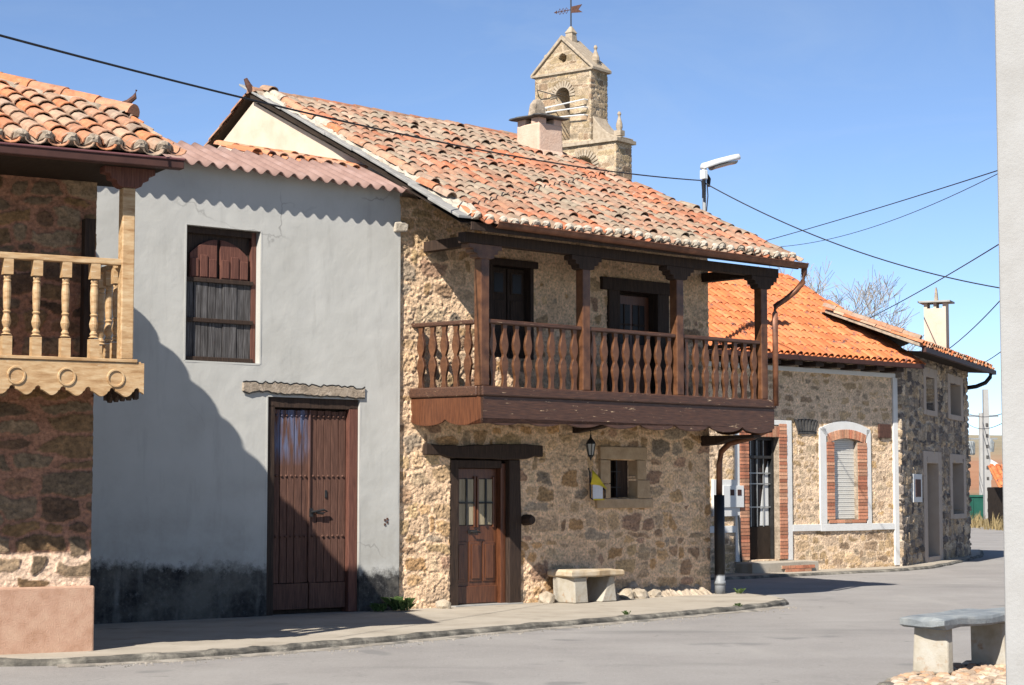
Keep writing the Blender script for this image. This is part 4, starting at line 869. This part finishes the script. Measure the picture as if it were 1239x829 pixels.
for x, w, z in ((.22, .09, .06), (.35, .11, .105), (.75, .115, .225), (.93, .08, .27)):
    for k in range(7):
        th = math.pi * (1 + k / 6); vs.append((x, w * math.cos(th), 7.945 + z + .07 * math.sin(th)))
ln.add(vs, [(i * 7 + k, i * 7 + k + 1, (i + 1) * 7 + k + 1, (i + 1) * 7 + k) for i in range(3) for k in range(6)] + [tuple(range(7)), tuple(21 + k for k in range(7))[::-1]]); ln.build('lens', dull_lens, hd_, smooth=True)
# ------------------------------------------------------------------ house with the orange roof
oh = thing('stone_house', 'low sandy stone house with an orange tiled roof, white bands and brick arches', 'house', (8.49, 43.11), 48)
SAND = [(.70, .52, .36), (.64, .47, .32), (.66, .47, .29), (.55, .39, .23), (.46, .32, .18), (.62, .47, .31), (.42, .32, .22), (.52, .34, .17), (.36, .25, .16)]
def ozone(X, Z): return np.where(Z < .80, -.15, .22 + .12 * (Z > 3.2)) + .8 * (fbm(X * 2.2, Z * 2.6, 93) - .45)
def arch_hole(X, Z):
    k = (X > -5.02) & (X < -3.94) & (Z > .22) & (Z < 2.80)
    return k | ((X > -2.27) & (X < -1.30) & (Z > .98) & (Z < 2.68 + .12 * (1 - ((X + 1.785) / .48) ** 2)))
rubble('wall', oh, -9, .02, -.15, 4.42, .022, .30, .15, [tuple(1.22 * v for v in c) for c in SAND], (.94, .70, .48), 31, .030, .3, thr=(.0, .60), hole=arch_hole, zone=ozone, warp=.06, sharp=.26, rough_=.9, flush=.2)
BX('house_core', plaster_cream, oh, -9, -.1, .32, 6, 0, 4.35)
sg = MB(); sg.prism([(.3, 0), (.3, 4.5), (3, 6.2), (6.2, 4.4), (6.2, 0)], -.35, -.08, 'x'); sg.build('gable_wall', plaster_cream, oh)
os_ = .615; oe, oz = -.52, 4.42
sv = Vector((0, 1, os_)).normalized(); sln = 3.55 / sv.y
tiles('roof', oh, tile_clean, (0, oe, oz), (1, 0, 0), sv, sln, lambda s: (-9.2, .34 - .25 * s / sln), .205, .36, .088, NEW, 41, .008, .012)
ridge('ridge_tiles', oh, tile_clean, (-9, 3.04, oz + os_ * 3.55 + .03), (.1, 3.04, oz + os_ * 3.55 + .03), .11, .40, NEW, 2)
rb = MB(); rb.add([(-9, oe + .03, oz - .02), (.25, oe + .03, oz - .02), (.05, 3.03, oz + os_ * 3.55 - .02), (-9, 3.03, oz + os_ * 3.55 - .02)], [(0, 1, 2, 3)]); rb.add([(-9, 3.03, 6.58), (.05, 3.03, 6.58), (.05, 6.6, 4.4), (-9, 6.6, 4.4)], [(0, 1, 2, 3)]); rb.build('roof_boards', soffit, oh)
BX('gutter', metal_brown, oh, -9, .30, oe - .09, oe + .02, 4.33, 4.43)
rf = MB()
for k in range(13): rf.box(-8.8 + .69 * k, -8.8 + .69 * k + .26, oe + .05, .05, 4.24, 4.34)
rf.build('rafter_ends', wood_dark, oh, .01)
BX('cornice', white_band, oh, -9, .0, -.045, .05, 4.14, 4.235)
def wb(*a): BX('white_band', white_band, oh, *a, bevel=.006)
wb(-.10, .06, -.050, .05, .0, 4.138); wb(-3.58, -2.66, -.046, .05, .79, .93); wb(-.92, -.102, -.046, .05, .79, .93); wb(-6.6, -5.36, -.046, .05, .79, .93)
# window: white border, brick arch, roller blind
wn = BX('window', soffit, oh, -2.20, -1.37, .20, .24, 1.0, 2.78)
def arch_ring(name, xa, xb, xi, xj, za, zb, zi, rise, rise_i, y0, y1, mat, par):
    mb = MB(); n = 14
    top = lambda a, b, z, r_: [(a + (b - a) * i / n, z + r_ * (1 - (2 * i / n - 1) ** 2)) for i in range(n + 1)]
    o_ = top(xa, xb, zb, rise); i_ = top(xi, xj, zi, rise_i)
    vs = []
    for y in (y0, y1): vs += [(x, y, z) for x, z in o_] + [(x, y, z) for x, z in i_]
    k = n + 1; fs = []
    for i in range(n): fs += [(i, k + i, k + i + 1, i + 1), (i, i + 1, 2 * k + i + 1, 2 * k + i), (k + i, 3 * k + i, 3 * k + i + 1, k + i + 1)]
    mb.add(vs, fs); mb.box(xa, xi, y0, y1, za, zb); mb.box(xj, xb, y0, y1, za, zb)
    return mb.build(name, mat, par)
arch_ring('border', -2.66, -.92, -2.45, -1.06, .94, 2.96, 2.80, .17, .09, -.046, .05, white_band, wn)
BX('border', white_band, wn, -2.66, -.92, -.048, .05, .78, .938)
pcs = []
z = 1.06
while z < 2.68:
    for a, b in ((-2.44, -2.185), (-1.385, -1.06)): pcs.append(((a + b) / 2, z, b - a - .012, .060, 0))
    z += .072
for i in range(22):
    t = i / 21; x = -2.37 + 1.24 * t; pcs.append((x, 2.76 + .10 * (1 - (2 * t - 1) ** 2), .05, .19, (2 * t - 1) * .28))
for i in range(5): pcs.append((-2.26 + .255 * i, .985, .24, .065, 0))
bricks('brick_arch', wn, pcs, -.03, seed=5, dep=.20)
rl_ = MB()
for k in range(40): rl_.box(-2.185, -1.385, .055 + .006 * (k % 2), .09, 1.04 + k * .043, 1.04 + k * .043 + .040)
rl_.build('roller_blind', roller, wn, .003)
# iron and glass door
dr = BX('door', soffit, oh, -4.95, -3.99, .26, .30, .2, 2.75)
fr = MB(); fr.box(-4.94, -4.88, .10, .24, .22, 2.74); fr.box(-4.06, -4.0, .10, .24, .22, 2.74); fr.box(-4.88, -4.06, .10, .24, 2.30, 2.36); fr.box(-4.88, -4.06, .10, .24, 2.68, 2.74); fr.build('frame', iron, dr, .004)
BX('lower_panel', soffit, dr, -4.878, -4.062, .16, .20, .22, .90)
BX('pane', glass, dr, -4.878, -4.062, .19, .21, .905, 2.68, bevel=0)
gr = MB()
for x in (-4.67, -4.47, -4.27): gr.box(x - .01, x + .01, .15, .17, .90, 2.68)
for z in (1.30, 1.78, 2.0): gr.box(-4.88, -4.06, .145, .165, z - .012, z + .012)
gr.build('grille', galv, dr)
cu = MB()
cu.prism([(-4.36, .92), (-4.09, .92), (-4.09, 2.25), (-4.22, 1.9), (-4.33, 1.3)], .181, .188, 'y'); cu.build('curtain', white_metal, dr)
pcs = []; z = .26
while z < 3.0:
    pcs.append((-5.09, z, .27, .060, 0)); pcs.append((-3.87, z, .24, .060, 0)); z += .072
for i in range(18): pcs.append((-4.93 + .92 * i / 17, 2.86, .05, .22, 0))
bricks('brick_surround', dr, pcs, -.03, seed=9, dep=.20)
for a in ((-3.745, -3.585, .2, 3.10), (-5.37, -5.235, .2, 3.10)): BX('border', white_band, dr, a[0], a[1], -.046, .05, a[2], a[3])
BX('border', white_band, dr, -5.234, -3.746, -.046, .05, 3.0, 3.10)
st = rock_slab('doorstep', concrete_pave, oh, [(-5.35, -.45), (-3.2, -.42), (-3.2, .05), (-5.35, .05)], -.06, .19, 7, .02)
bricks('doorstep_bricks', oh, [(-4.35 + .21 * i, .08 + .0 * i, .19, .06, .0) for i in range(5)] + [(-4.25 + .21 * i, .01, .19, .06, .0) for i in range(4)], -.46, seed=3)
# meter cabinet
mc = BX('meter_cabinet', white_band, oh, -6.05, -5.38, -.06, .05, 1.12, 1.86)
dm = BX('cabinet_door', white_metal, mc, -5.78, -5.16, -.09, -.062, 1.30, 1.74)
for a in (-5.58, -5.36): BX('meter_glass', metal_brown, dm, a, a + .12, -.098, -.091, 1.54, 1.66)
tb = MB(); tb.tube([(-5.30, -.065, 1.14), (-5.28, -.065, .6), (-5.22, -.07, .1), (-5.2, -.08, -.02)], .018, 6); tb.build('cable_conduit', black_pipe, mc)
vp = BX('vent_plate', rust, oh, -.62, -.20, -.055, .02, 2.80, 3.10)
vs_ = MB()
for i in range(7):
    t = i / 6 * 2 - 1; m = Matrix.Translation((-3.08 + .30 * t, -.03, 3.02 - .02 * t * t)) @ Matrix.Rotation(.42 * t, 4, 'Y'); vs_.box(-.035, .035, -.012, .05, -.13, .13, None, m)
vs_.box(-3.36, -2.75, -.03, .05, 2.83, 2.89)
vs_.build('old_arch_stones', slate_dark, oh, .008)

# ------------------------------------------------------------------ house of dark stone at the bend
fh = thing('stone_house', 'two storey house of dark rubble with beige window surrounds at the bend of the road', 'house', (8.58, 43.11), 23.5)
DK = [(.40, .32, .24), (.30, .24, .19), (.20, .165, .14), (.50, .40, .29), (.12, .10, .09), (.46, .34, .22)]
rubble('wall', fh, 0, 8.2, -.15, 4.80, .026, .27, .17, [tuple(1.2 * v for v in c) for c in DK], (.74, .60, .46), 51, .075, .3, thr=(-.02, .22),
       hole=rects((2.65, 3.65, 3.54, 4.32), (5.6, 7.0, 3.54, 4.32), (2.6, 3.95, -1, 2.29), (5.72, 7.2, 1.07, 2.34)), warp=.06)
BX('house_core', plaster_cream, fh, .35, 8.1, .32, 3.4, 0, 4.8)
ew = MB(); ew.prism([(.0, 0), (.0, 4.75), (1.4, 5.25), (3.4, 4.75), (3.4, 0)], .06, .34, 'x'); ew.build('end_wall', plaster_cream, fh)
beige = M('beige_surround', [(.46, .37, .30), (.52, .43, .355)], 3, .9, .2, 20)
def opening(x0, x1, z0, z1, nm, t=.22, inner=soffit):
    o = BX(nm, inner, fh, x0 - .01, x1 + .01, .24, .28, z0, z1, bevel=0)
    sf_ = MB(); sf_.box(x0 - t * 1.4, x0, -.09, .236, z0 - .12, z1 + t); sf_.box(x1, x1 + t * 1.4, -.09, .236, z0 - .12, z1 + t); sf_.box(x0, x1, -.088, .236, z1, z1 + t); sf_.box(x0, x1, -.10, .236, z0 - .13, z0)
    sf_.build('surround', beige, o, .01); return o
for a in ((2.65, 3.65, 3.54, 4.32), (5.6, 7.0, 3.54, 4.32), (5.72, 7.2, 1.07, 2.34)):
    w = opening(*a, 'window'); BX('pane', glass, w, a[0] + .08, a[1] - .08, .19, .205, a[2] + .05, a[3] - .05, bevel=0)
d = opening(2.6, 3.95, .1, 2.29, 'door', .28); BX('door_leaf', curtain, d, 2.68, 3.87, .16, .22, .12, 2.26)
mb = BX('meter_box', white_band, fh, 1.0, 1.95, -.10, .04, 1.38, 2.02); BX('meter_door', rust, mb, 1.2, 1.75, -.115, -.102, 1.5, 1.9)
fs_ = .38; fe, fz = -.62, 4.80
sv = Vector((0, 1, fs_)).normalized(); fl_ = 2.1 / sv.y
tiles('roof', fh, tile_attr, (0, fe, fz), (1, 0, 0), sv, fl_, lambda s: (-.35, 8.55), .26, .38, .11, LHT + NEW, 61, .02, .015)
tiles('rear_roof', fh, tile_attr, (0, fe + 4.2, fz), (-1, 0, 0), Vector((0, -1, fs_)).normalized(), fl_, lambda s: (-8.55, .35), .26, .42, .11, LHT + NEW, 62, .02, .015)
ridge('ridge_tiles', fh, tile_attr, (-.4, fe + 2.1, fz + fs_ * 2.1 + .03), (8.55, fe + 2.1, fz + fs_ * 2.1 + .03), .13, .42, LHT, 5)
rb = MB()
for sg_ in (1, -1):
    ya = fe if sg_ == 1 else fe + 4.2; rb.add([(-.5, ya, fz - .03), (8.55, ya, fz - .03), (8.55, fe + 2.1, fz + fs_ * 2.1 - .02), (-.5, fe + 2.1, fz + fs_ * 2.1 - .02)], [(0, 1, 2, 3)])
rb.add([(-.3, fe + .02, fz - .10), (8.45, fe + .02, fz - .10), (8.45, .1, fz - .06), (-.3, .1, fz - .06)], [(0, 1, 2, 3)])
rb.build('roof_boards', soffit, fh)
vg = MB(); vg.prism([(fe, fz - .02), (fe + 2.1, fz + fs_ * 2.1), (fe + 2.1, fz + fs_ * 2.1 + .07), (fe, fz + .06)], -.62, -.40, 'x'); vg.build('verge_strip', mortar_old, fh, .01)
tiles('verge_tiles', fh, tile_attr, (-.62, fe, fz + .10), (1, 0, 0), sv, fl_, lambda s: (-.02, .05), .26, .40, .11, LHT, 63, .01, .01, chan=False)
BX('gutter', metal_brown, fh, -.4, 8.6, fe - .10, fe + .0, fz - .13, fz - .02)
sp = MB(); sp.tube([(8.1, fe - .04, fz - .08), (8.1, fe - .02, fz - .22), (8.1, fe + .10, fz - .36), (8.12, fe + .34, fz - .45), (8.15, -.04, fz - .48)], .055, 8); sp.build('rain_spout', black_pipe, fh, smooth=True)
ch = MB(); ch.box(5.9, 6.3, .05, .60, 4.6, 6.22); ch.box(5.9, 6.3, .05, .13, 6.22, 6.36); ch.box(5.9, 6.3, .29, .36, 6.22, 6.36); ch.box(5.9, 6.3, .52, .60, 6.22, 6.36)
cm = ch.build('chimney', plaster_cream, fh); BX('chimney_cap', cement, cm, 5.78, 6.42, -.08, .73, 6.363, 6.41); cq = MB(); cq.prism([(.27, 6.413), (.37, 6.413), (.345, 6.72), (.32, 6.78), (.30, 6.72)], 6.05, 6.15, 'x'); cq.build('cap_stone', mortar_old, cm, .01)

# ------------------------------------------------------------------ church bell gable
bg_ = thing('bell_gable', 'tall stone church bell gable with a pediment, arched openings and stone finials behind the roofs', 'church', (1.93, 75), 127)
CHS = [(.47, .35, .22), (.40, .30, .18), (.52, .40, .27), (.36, .28, .19), (.54, .41, .27), (.34, .235, .15)]
def up_hole(X, Z):
    k = (X > -.25) & (X < .42) & (Z > 15.3) & (Z < 17.05); k |= ((X - .085) ** 2 + (Z - 17.05) ** 2 < .335 ** 2) & (Z > 17.0)
    k |= (X - .07) ** 2 + (Z - 18.55) ** 2 < .19 ** 2
    k |= (Z > 18.05) & (np.abs(X - .06) > (19.3 - Z) * 1.08)
    return k
rubble('belfry_wall', bg_, -1.27, 1.40, 14.9, 19.35, .03, .42, .19, CHS, (.54, .43, .31), 71, .012, 1.1, thr=(.03, .2), hole=up_hole, warp=.04)
def lo_hole(X, Z):
    k = np.zeros(X.shape, bool)
    for c in (1.03, -1.0): k |= ((np.abs(X - c) < .45) & (Z > 11) & (Z < 14.1)) | (((X - c) ** 2 + (Z - 14.1) ** 2 < .45 ** 2) & (Z > 14.0))
    return k
rubble('lower_wall', bg_, -2.6, 2.55, 8, 15.0, .035, .45, .22, CHS, (.54, .43, .31), 72, .012, 1.05, thr=(.03, .2), hole=lo_hole, warp=.04)
BX('tower_base', stone_attr, bg_, -2.5, 2.5, .02, 1.05, 0, 8.0)
m90 = Matrix.Translation((1.40, 0, 0)) @ Matrix.Rotation(R(90), 4, 'Z')
rubble('belfry_flank', bg_, -.02, 1.12, 14.9, 18.0, .03, .42, .19, CHS, (.58, .48, .36), 73, .03, .05, thr=(.0, .15), warp=.04, m=m90)
m91 = Matrix.Translation((2.55, 0, 0)) @ Matrix.Rotation(R(90), 4, 'Z')
rubble('lower_flank', bg_, -.02, 1.07, 9, 15.0, .035, .42, .2, CHS, (.58, .48, .36), 74, .03, .05, thr=(.0, .15), warp=.04, m=m91)
chst = M('church_moulding', [(.30, .235, .165), (.42, .34, .25), (.50, .42, .32)], 7, .9, .4, 20)
cap_ = MB()
for sgn in (-1, 1):
    cap_.prism([(.06, 19.28), (.06 + sgn * 1.50, 17.93), (.06 + sgn * 1.50, 18.05), (.06, 19.46)][::sgn], -.10, 1.22, 'y')
cap_.build('pediment_coping', chst, bg_, .02)
BX('cornice', chst, bg_, -1.42, 1.52, -.09, 1.2, 17.93, 18.02); BX('cornice', chst, bg_, -2.72, 2.70, -.12, 1.2, 15.0, 15.14)
vo = MB()
for c, z0, r0, n in ((.085, 17.05, .46, 13), (1.03, 14.1, .62, 15)):
    for i in range(n):
        th = math.pi * i / (n - 1); m = Matrix.Translation((c + r0 * math.cos(th), -.02, z0 + r0 * math.sin(th))) @ Matrix.Rotation(math.pi / 2 - th, 4, 'Y'); vo.box(-.045, .045, -.03, .1, -.13, .13, None, m)
vo.build('arch_stones', chst, bg_, .01)
sh = MB(); n = 8; pts = [(1.40, 15.14), (2.70, 15.14)] + [(2.70 - 1.30 * i / n, 15.20 + .95 * (i / n) ** 2.0) for i in range(n + 1)]; sh.prism(pts, .1, 1.0, 'y'); sh.build('shoulder', chst, bg_, .02)
def pinn(x, y, z, k, slim=1):
    m = MB(); m.box(x - .16 * k, x + .16 * k, y - .16 * k, y + .16 * k, z, z + .22 * k)
    m.lathe([(.10 * k, .22 * k), (.17 * k * slim, .36 * k), (.16 * k * slim, .5 * k), (.05 * k, .78 * k), (.05 * k, .82 * k), (.085 * k, .90 * k), (.05 * k, .99 * k), (.0, 1.02 * k)], (x, y, z), 10); m.build('finial', chst, bg_, smooth=False)
pinn(1.25, .55, 18.05, .95); pinn(2.35, .55, 15.30, .95, .8); pinn(-1.15, .55, 18.05, .9)
ap = MB(); stack(ap, [(ring(-.12, .24, .40, .76), 19.30), (ring(-.09, .21, .43, .73), 19.62), (ring(-.12, .24, .40, .76), 19.66), (ring(.02, .10, .54, .62), 19.92)]); ap.build('apex_stone', chst, bg_)
rl_ = MB()
for z, dz in ((16.72, .10), (16.45, .0), (16.16, -.06)): rl_.tube([(-.70, -.02, z - dz), (-.70, -.22, z - dz), (1.25, -.22, z + dz * .3), (1.25, -.02, z + dz * .3)], .028, 6)
rl_.build('railing', white_metal, bg_)
ab = MB(); ab.tube([(-1.1, -.02, 17.2), (-.9, -.35, 17.35), (-.2, -.1, 17.1)], .022, 5); ab.build('bell_bracket', iron, bg_)
wv = MB(); wv.tube([(.06, .58, 19.9), (.06, .58, 21.9)], .028, 6); wv.build('vane_rod', iron, bg_)
vn_ = MB(); vn_.prism([(.06, 20.47), (.62, 20.42), (.42, 20.56), (.60, 20.74), (.06, 20.72)], .57, .59, 'y'); vn_.tube([(-.75, .58, 20.6), (.06, .58, 20.6)], .018, 5)
vn_.prism([(-.75, 20.6), (-.62, 20.67), (-.62, 20.53)], .57, .59, 'y')
for k in range(3): vn_.tube([(-.55 + .16 * k, .58, 20.6), (-.48 + .16 * k, .58, 20.72), (-.40 + .16 * k, .58, 20.62)], .012, 5); vn_.tube([(-.55 + .16 * k, .58, 20.6), (-.48 + .16 * k, .58, 20.48), (-.40 + .16 * k, .58, 20.58)], .012, 5)
vn_.build('wind_vane', rust, bg_)
xa_ = MB(); xa_.tube([(-.55, .58, 21.25), (.65, .58, 21.25)], .022, 5); xa_.tube([(.06, 0, 21.25), (.06, 1.1, 21.25)], .022, 5)
for th in range(12): a = math.pi * th / 6; b = math.pi * (th + 1) / 6; xa_.tube([(.06 + .17 * math.cos(a), .58, 21.25 + .17 * math.sin(a)), (.06 + .17 * math.cos(b), .58, 21.25 + .17 * math.sin(b))], .018, 5)
for x in (-.5, .6): xa_.lathe([(0, -.07), (.06, 0), (0, .07)], (x, .58, 21.25), 8)
xa_.build('iron_cross', iron, bg_)

# ------------------------------------------------------------------ foreground: concrete pole, near bench
cp = thing('utility_pole', 'pale square concrete pole close to the camera at the right edge', 'pole', (3.50, 13.1), 107, 'utility poles')
p_ = MB(); stack(p_, [(ring(-.19, .19, -.17, .17), -.1), (ring(-.17, .17, -.15, .15), 8.6)]); p_.build('shaft', concrete_post, cp, .02)
hw = MB()
for z, k in ((7.0, 1), (6.95, 1)): hw.tube([(-.2, -.19, z), (.2, -.19, z), (.2, .19, z), (-.2, .19, z), (-.2, -.19, z)], .012, 6)
hw.build('cable_band', galv, cp)
nb = thing('stone_bench', 'near bench of blue grey slate on two pale legs on the cobbled island', 'bench', (4.14, 18.12), 42, 'stone benches')
rock_slab('seat_slab', slab_blue, nb, [(-.72, -.26), (.5, -.24), (1.55, -.22), (1.55, .30), (.4, .28), (-.60, .30)], .385, .475, 5, .028)
for xa, sk_ in ((-.52, .02), (.56, -.03)):
    lg = MB(); stack(lg, [(ring(xa - .055, xa + .055, -.20, .17), -.03), (ring(xa - .05 + sk_, xa + .05 + sk_, -.185, .16), .39)]); lg.build('leg', bench_stone, nb, .02)

# ------------------------------------------------------------------ bare trees behind the orange roof
def bare_tree(label, loc, h, seed):
    t = thing('bare_tree', label, 'tree', loc, 90, 'leafless trees behind the orange roof'); r = random.Random(seed); tr = MB(); cr_ = MB()
    def grow(p, d, l, rad, lev):
        n = 4; pts = [p]; rs = [rad]; q = p; dd = d
        for i in range(n):
            dd = (dd + Vector((r.uniform(-1, 1), r.uniform(-1, 1), r.uniform(-.3, .6))) * .16).normalized(); q = q + dd * l / n; pts.append(q); rs.append(max(.008, rad * (1 - .5 * (i + 1) / n)))
        (tr if lev == 0 else cr_).tube(pts, rs, 6 if lev < 2 else 3)
        if lev >= 5: return
        for k in range(r.choice((3, 4)) if lev < 3 else r.choice((6, 7, 8))):
            i = r.randint(2 if lev else 3, n); ax = Vector((r.uniform(-1, 1), r.uniform(-1, 1), r.uniform(-.1, .7))).normalized()
            grow(pts[i], (dd * .75 + ax * .85).normalized(), l * r.uniform(.56, .76), rs[i] * .68, lev + 1)
    grow(Vector((0, 0, 0)), Vector((0, 0, 1)), h * .36, h * .022, 0)
    zm = max(v[2] for v in cr_.v); k = h / zm
    for m_ in (tr, cr_): m_.v = [(x * k, y * k, z * k) for x, y, z in m_.v]
    tr.build('trunk', bark, t); cr_.build('crown', bark, t); return t
bare_tree('tall bare tree with a wide grey crown just right of the brown gutter', (12.0, 76), 10.6, 4)
bare_tree('lower bare tree seen between the tall bare tree and the far cream chimney', (14.9, 80), 9.6, 11)
bare_tree('bare tree half hidden by the downpipe elbow, behind the orange roof ridge', (10.6, 82), 10.6, 19)

# ------------------------------------------------------------------ end of the road
p1 = thing('utility_pole', 'concrete pole with a row of square holes standing before the green container', 'pole', (24.4, 100), 90, 'utility poles')
m_ = MB(); stack(m_, [(ring(-.18, .18, -.2, .2), 0), (ring(-.13, .13, -.13, .13), 6.9)]); m_.build('shaft', concrete_post, p1)
h_ = MB()
for k in range(9): h_.box(-.06, .06, -.205, -.12, .6 + .55 * k, .75 + .55 * k)
h_.build('step_holes', slate_dark, p1)
p2 = thing('utility_pole', 'thin far pole with a cross arm, transformer and white drum, left of the holed pole', 'pole', (30.2, 125), 90, 'utility poles')
m_ = MB(); m_.tube([(0, 0, 0), (0, 0, 6.7)], [.24, .17], 8); m_.build('shaft', concrete_post, p2)
m_ = MB(); m_.box(-1.1, 1.1, -.06, .06, 6.45, 6.57); m_.box(-1.0, 1.0, -.06, .06, 5.0, 5.1); m_.build('cross_arm', galv, p2)
m_ = MB(); m_.lathe([(.25, 0), (.3, .1), (.3, .8), (.22, .9)], (-.75, -.1, 4.0), 10); m_.lathe([(.2, 0), (.25, .6), (.1, .8)], (.55, -.1, 4.2), 8); m_.build('transformer', slab_blue, p2)
m_ = MB(); m_.tube([(.2, -.3, 3.4), (.75, -.3, 3.1)], .42, 12); m_.tube([(.3, -.3, 2.4), (.3, -.3, 2.75)], .25, 10); m_.build('white_drum', white_metal, p2)
gc = thing('container', 'dark green metal container standing at the end of the road left of the holed pole', 'container', (23.9, 104), 90)
stack(MB(), [(ring(-1.6, 1.3, -.7, .7), .05), (ring(-1.75, 1.45, -.8, .8), 1.35)]).build('body', green_paint, gc, .03); BX('lid', green_paint, gc, -1.8, 1.5, -.85, .85, 1.353, 1.47)
rbm = MB()
for k in range(5): rbm.box(-1.35 + .6 * k, -1.29 + .6 * k, -.86, -.74, .15, 1.3)
rbm.build('ribs', green_paint, gc)
shd = thing('small_shed', 'small dark shed with an orange tiled roof half hidden behind the near pole', 'shed', (23.1, 90), 90)
BX('wall', soffit, shd, -.4, 3.5, 0, 3, -.1, 1.85); tiles('roof', shd, tile_clean, (0, -.4, 1.85), (1, 0, 0), Vector((0, 1, .5)).normalized(), 2.2, lambda s: (-.7, 3.8), .26, .4, .11, NEW, 3, .01, .01)
rbk = random.Random(6)
bk = MB()
for i in range(26):
    for j in range(8):
        pass
def grass_clump(mb, x, y, z, n, h, r):
    for _ in range(n):
        a = r.uniform(0, 6.28); d = r.uniform(0, .35) * h; w = h * .035; l = h * r.uniform(.5, 1.1); th = r.uniform(0, 6.28); dx_, dy_ = math.cos(th) * l * .45, math.sin(th) * l * .45
        bx, by = x + math.cos(a) * d, y + math.sin(a) * d; px, py = -math.sin(th) * w, math.cos(th) * w
        mb.add([(bx - px, by - py, z), (bx + px, by + py, z), (bx + dx_ * .5 + px * .7, by + dy_ * .5 + py * .7, z + l * .65), (bx + dx_ * .5 - px * .7, by + dy_ * .5 - py * .7, z + l * .65), (bx + dx_, by + dy_, z + l)], [(0, 1, 2, 3), (3, 2, 4)])
for _ in range(420): grass_clump(bk, rbk.uniform(21.5, 30), rbk.uniform(86, 108), -.16, 8, rbk.uniform(.3, .9), rbk)
for _ in range(500): grass_clump(bk, rbk.uniform(10, 46), rbk.uniform(110, 150), -.1, 8, rbk.uniform(.4, 1.3), rbk)
kind(bk.build('dry_grass', drygrass), 'stuff')
bank = MB(); vs = []
for j in range(9):
    for i in range(13): vs.append((22.6 + 8 * i / 12, 92 + 8 * j / 8, -.17 + .75 * math.sin(math.pi * j / 8) ** .6 * min(1, i / 2.0) * (.8 + .3 * mnoise.noise(Vector((i * .5, j * .5, 0))))))
bank.add(vs, [(j * 13 + i, j * 13 + i + 1, (j + 1) * 13 + i + 1, (j + 1) * 13 + i) for j in range(8) for i in range(12)]); kind(bank.build('earth_bank', drygrass, smooth=True), 'structure')

# ------------------------------------------------------------------ weeds and wires
def weed(label, loc, h, n, seed):
    r = random.Random(seed); mb = MB()
    for _ in range(n):
        th = r.uniform(0, 6.28); l = h * r.uniform(.4, 1.0); lean = r.uniform(.2, 1.0); c, s_ = math.cos(th), math.sin(th); w = h * r.uniform(.07, .14); o = Vector((r.uniform(-.4, .4) * h, r.uniform(-.25, .25) * h, 0))
        a = o + Vector((c * l * lean * .5, s_ * l * lean * .5, l * .7)); t = o + Vector((c * l * lean, s_ * l * lean, l * .75)); sd = Vector((-s_, c, 0)) * w
        mb.add([o, a + sd, t, a - sd], [(0, 1, 2), (0, 2, 3)])
    o = mb.build('weed', leaf); o.location = loc; return tag(o, label, 'plant', 'weeds at the wall foot')
def at_gh(x, y): v = Matrix.Rotation(R(90 - 52.5), 4, 'Z') @ Vector((x, y, 0)); return (v.x - 5.14, v.y + 23.91, 0)
weed('low green weed clump at the foot of the grey wall, right of the plank door', at_gh(4.15, -.10), .16, 50, 1)
weed('leafy green weed at the corner where the grey wall meets the stone wall', at_gh(4.48, -.14), .26, 70, 2)
weed('small green weed on the kerb in front of the stone bench', (1.5, 25.75, -.01), .09, 26, 3)
weed('small green weed at the foot of the black downpipe', at_mh(6.55, -.35), .12, 30, 4)
weed('tiny green weed in the kerb joint near the pavement corner', (3.2, 27.8, -.03), .09, 24, 5)
def wire(label, a, b, sag, r=.011):
    n = 28; pts = [Vector(a).lerp(Vector(b), i / n) - Vector((0, 0, sag * 4 * (i / n) * (1 - i / n))) for i in range(n + 1)]
    mb = MB(); mb.tube(pts, r, 5); return tag(mb.build('overhead_wire', cable_mat), label, 'wire', 'overhead wires')
LP = (3.70, 37.84, 7.72)
wire('long black cable from the upper left over the old roof to the street lamp', (-4.50, 16, 5.47), LP, .22, .012)
wire('black cable descending from the street lamp to the lower right', LP, (9.31, 34, 5.08) , .35, .012)
wire('upper taut cable rising from behind the old roof to the right pole', (7.34, 60, 9.26), (9.28, 34, 7.5), .05, .012)
wire('lower slack cable hanging just beneath the taut cable right of the street lamp', (7.3, 58, 8.95), (9.23, 33.8, 7.55), .45, .008)
wire('thin cable from the bare trees past the cream chimney to the right pole', (11.37, 70, 7.19), (9.3, 34, 6.41), .15, .013)
wire('loose cable rising from the dark stone house roof right of the cream chimney', (11.28, 50, 5.3), (9.31, 34, 5.81), .12, .012)
wire('short cable leaving the far end of the dark stone house roof', (13.97, 58, 5.4), (9.36, 34, 4.75), .1, .012)
wire('upper of the two distant cables between the far poles', (29.0, 125, 6.9), (16.4, 60, 4.7), .6, .016)
wire('lower of the two distant cables between the far poles', (29.0, 125, 6.3), (16.4, 60, 4.8), .9, .016)
def wire_pole(label, x, y, h):
    t = thing('utility_pole', label, 'pole', (x, y), 90, 'utility poles')
    m_ = MB(); stack(m_, [(ring(-.13, .13, -.13, .13), -.1), (ring(-.09, .09, -.09, .09), h)]); m_.build('shaft', concrete_post, t, .01)
    m_ = MB(); m_.box(-.5, .5, -.05, .05, h - .35, h - .25); m_.build('cross_arm', galv, t)
wire_pole('slim concrete pole by the road where the cables from the lamp end', 9.38, 34.0, 7.9)
wire_pole('slim concrete pole beyond the dark stone house carrying the two distant cables', 16.45, 60.0, 6.4)
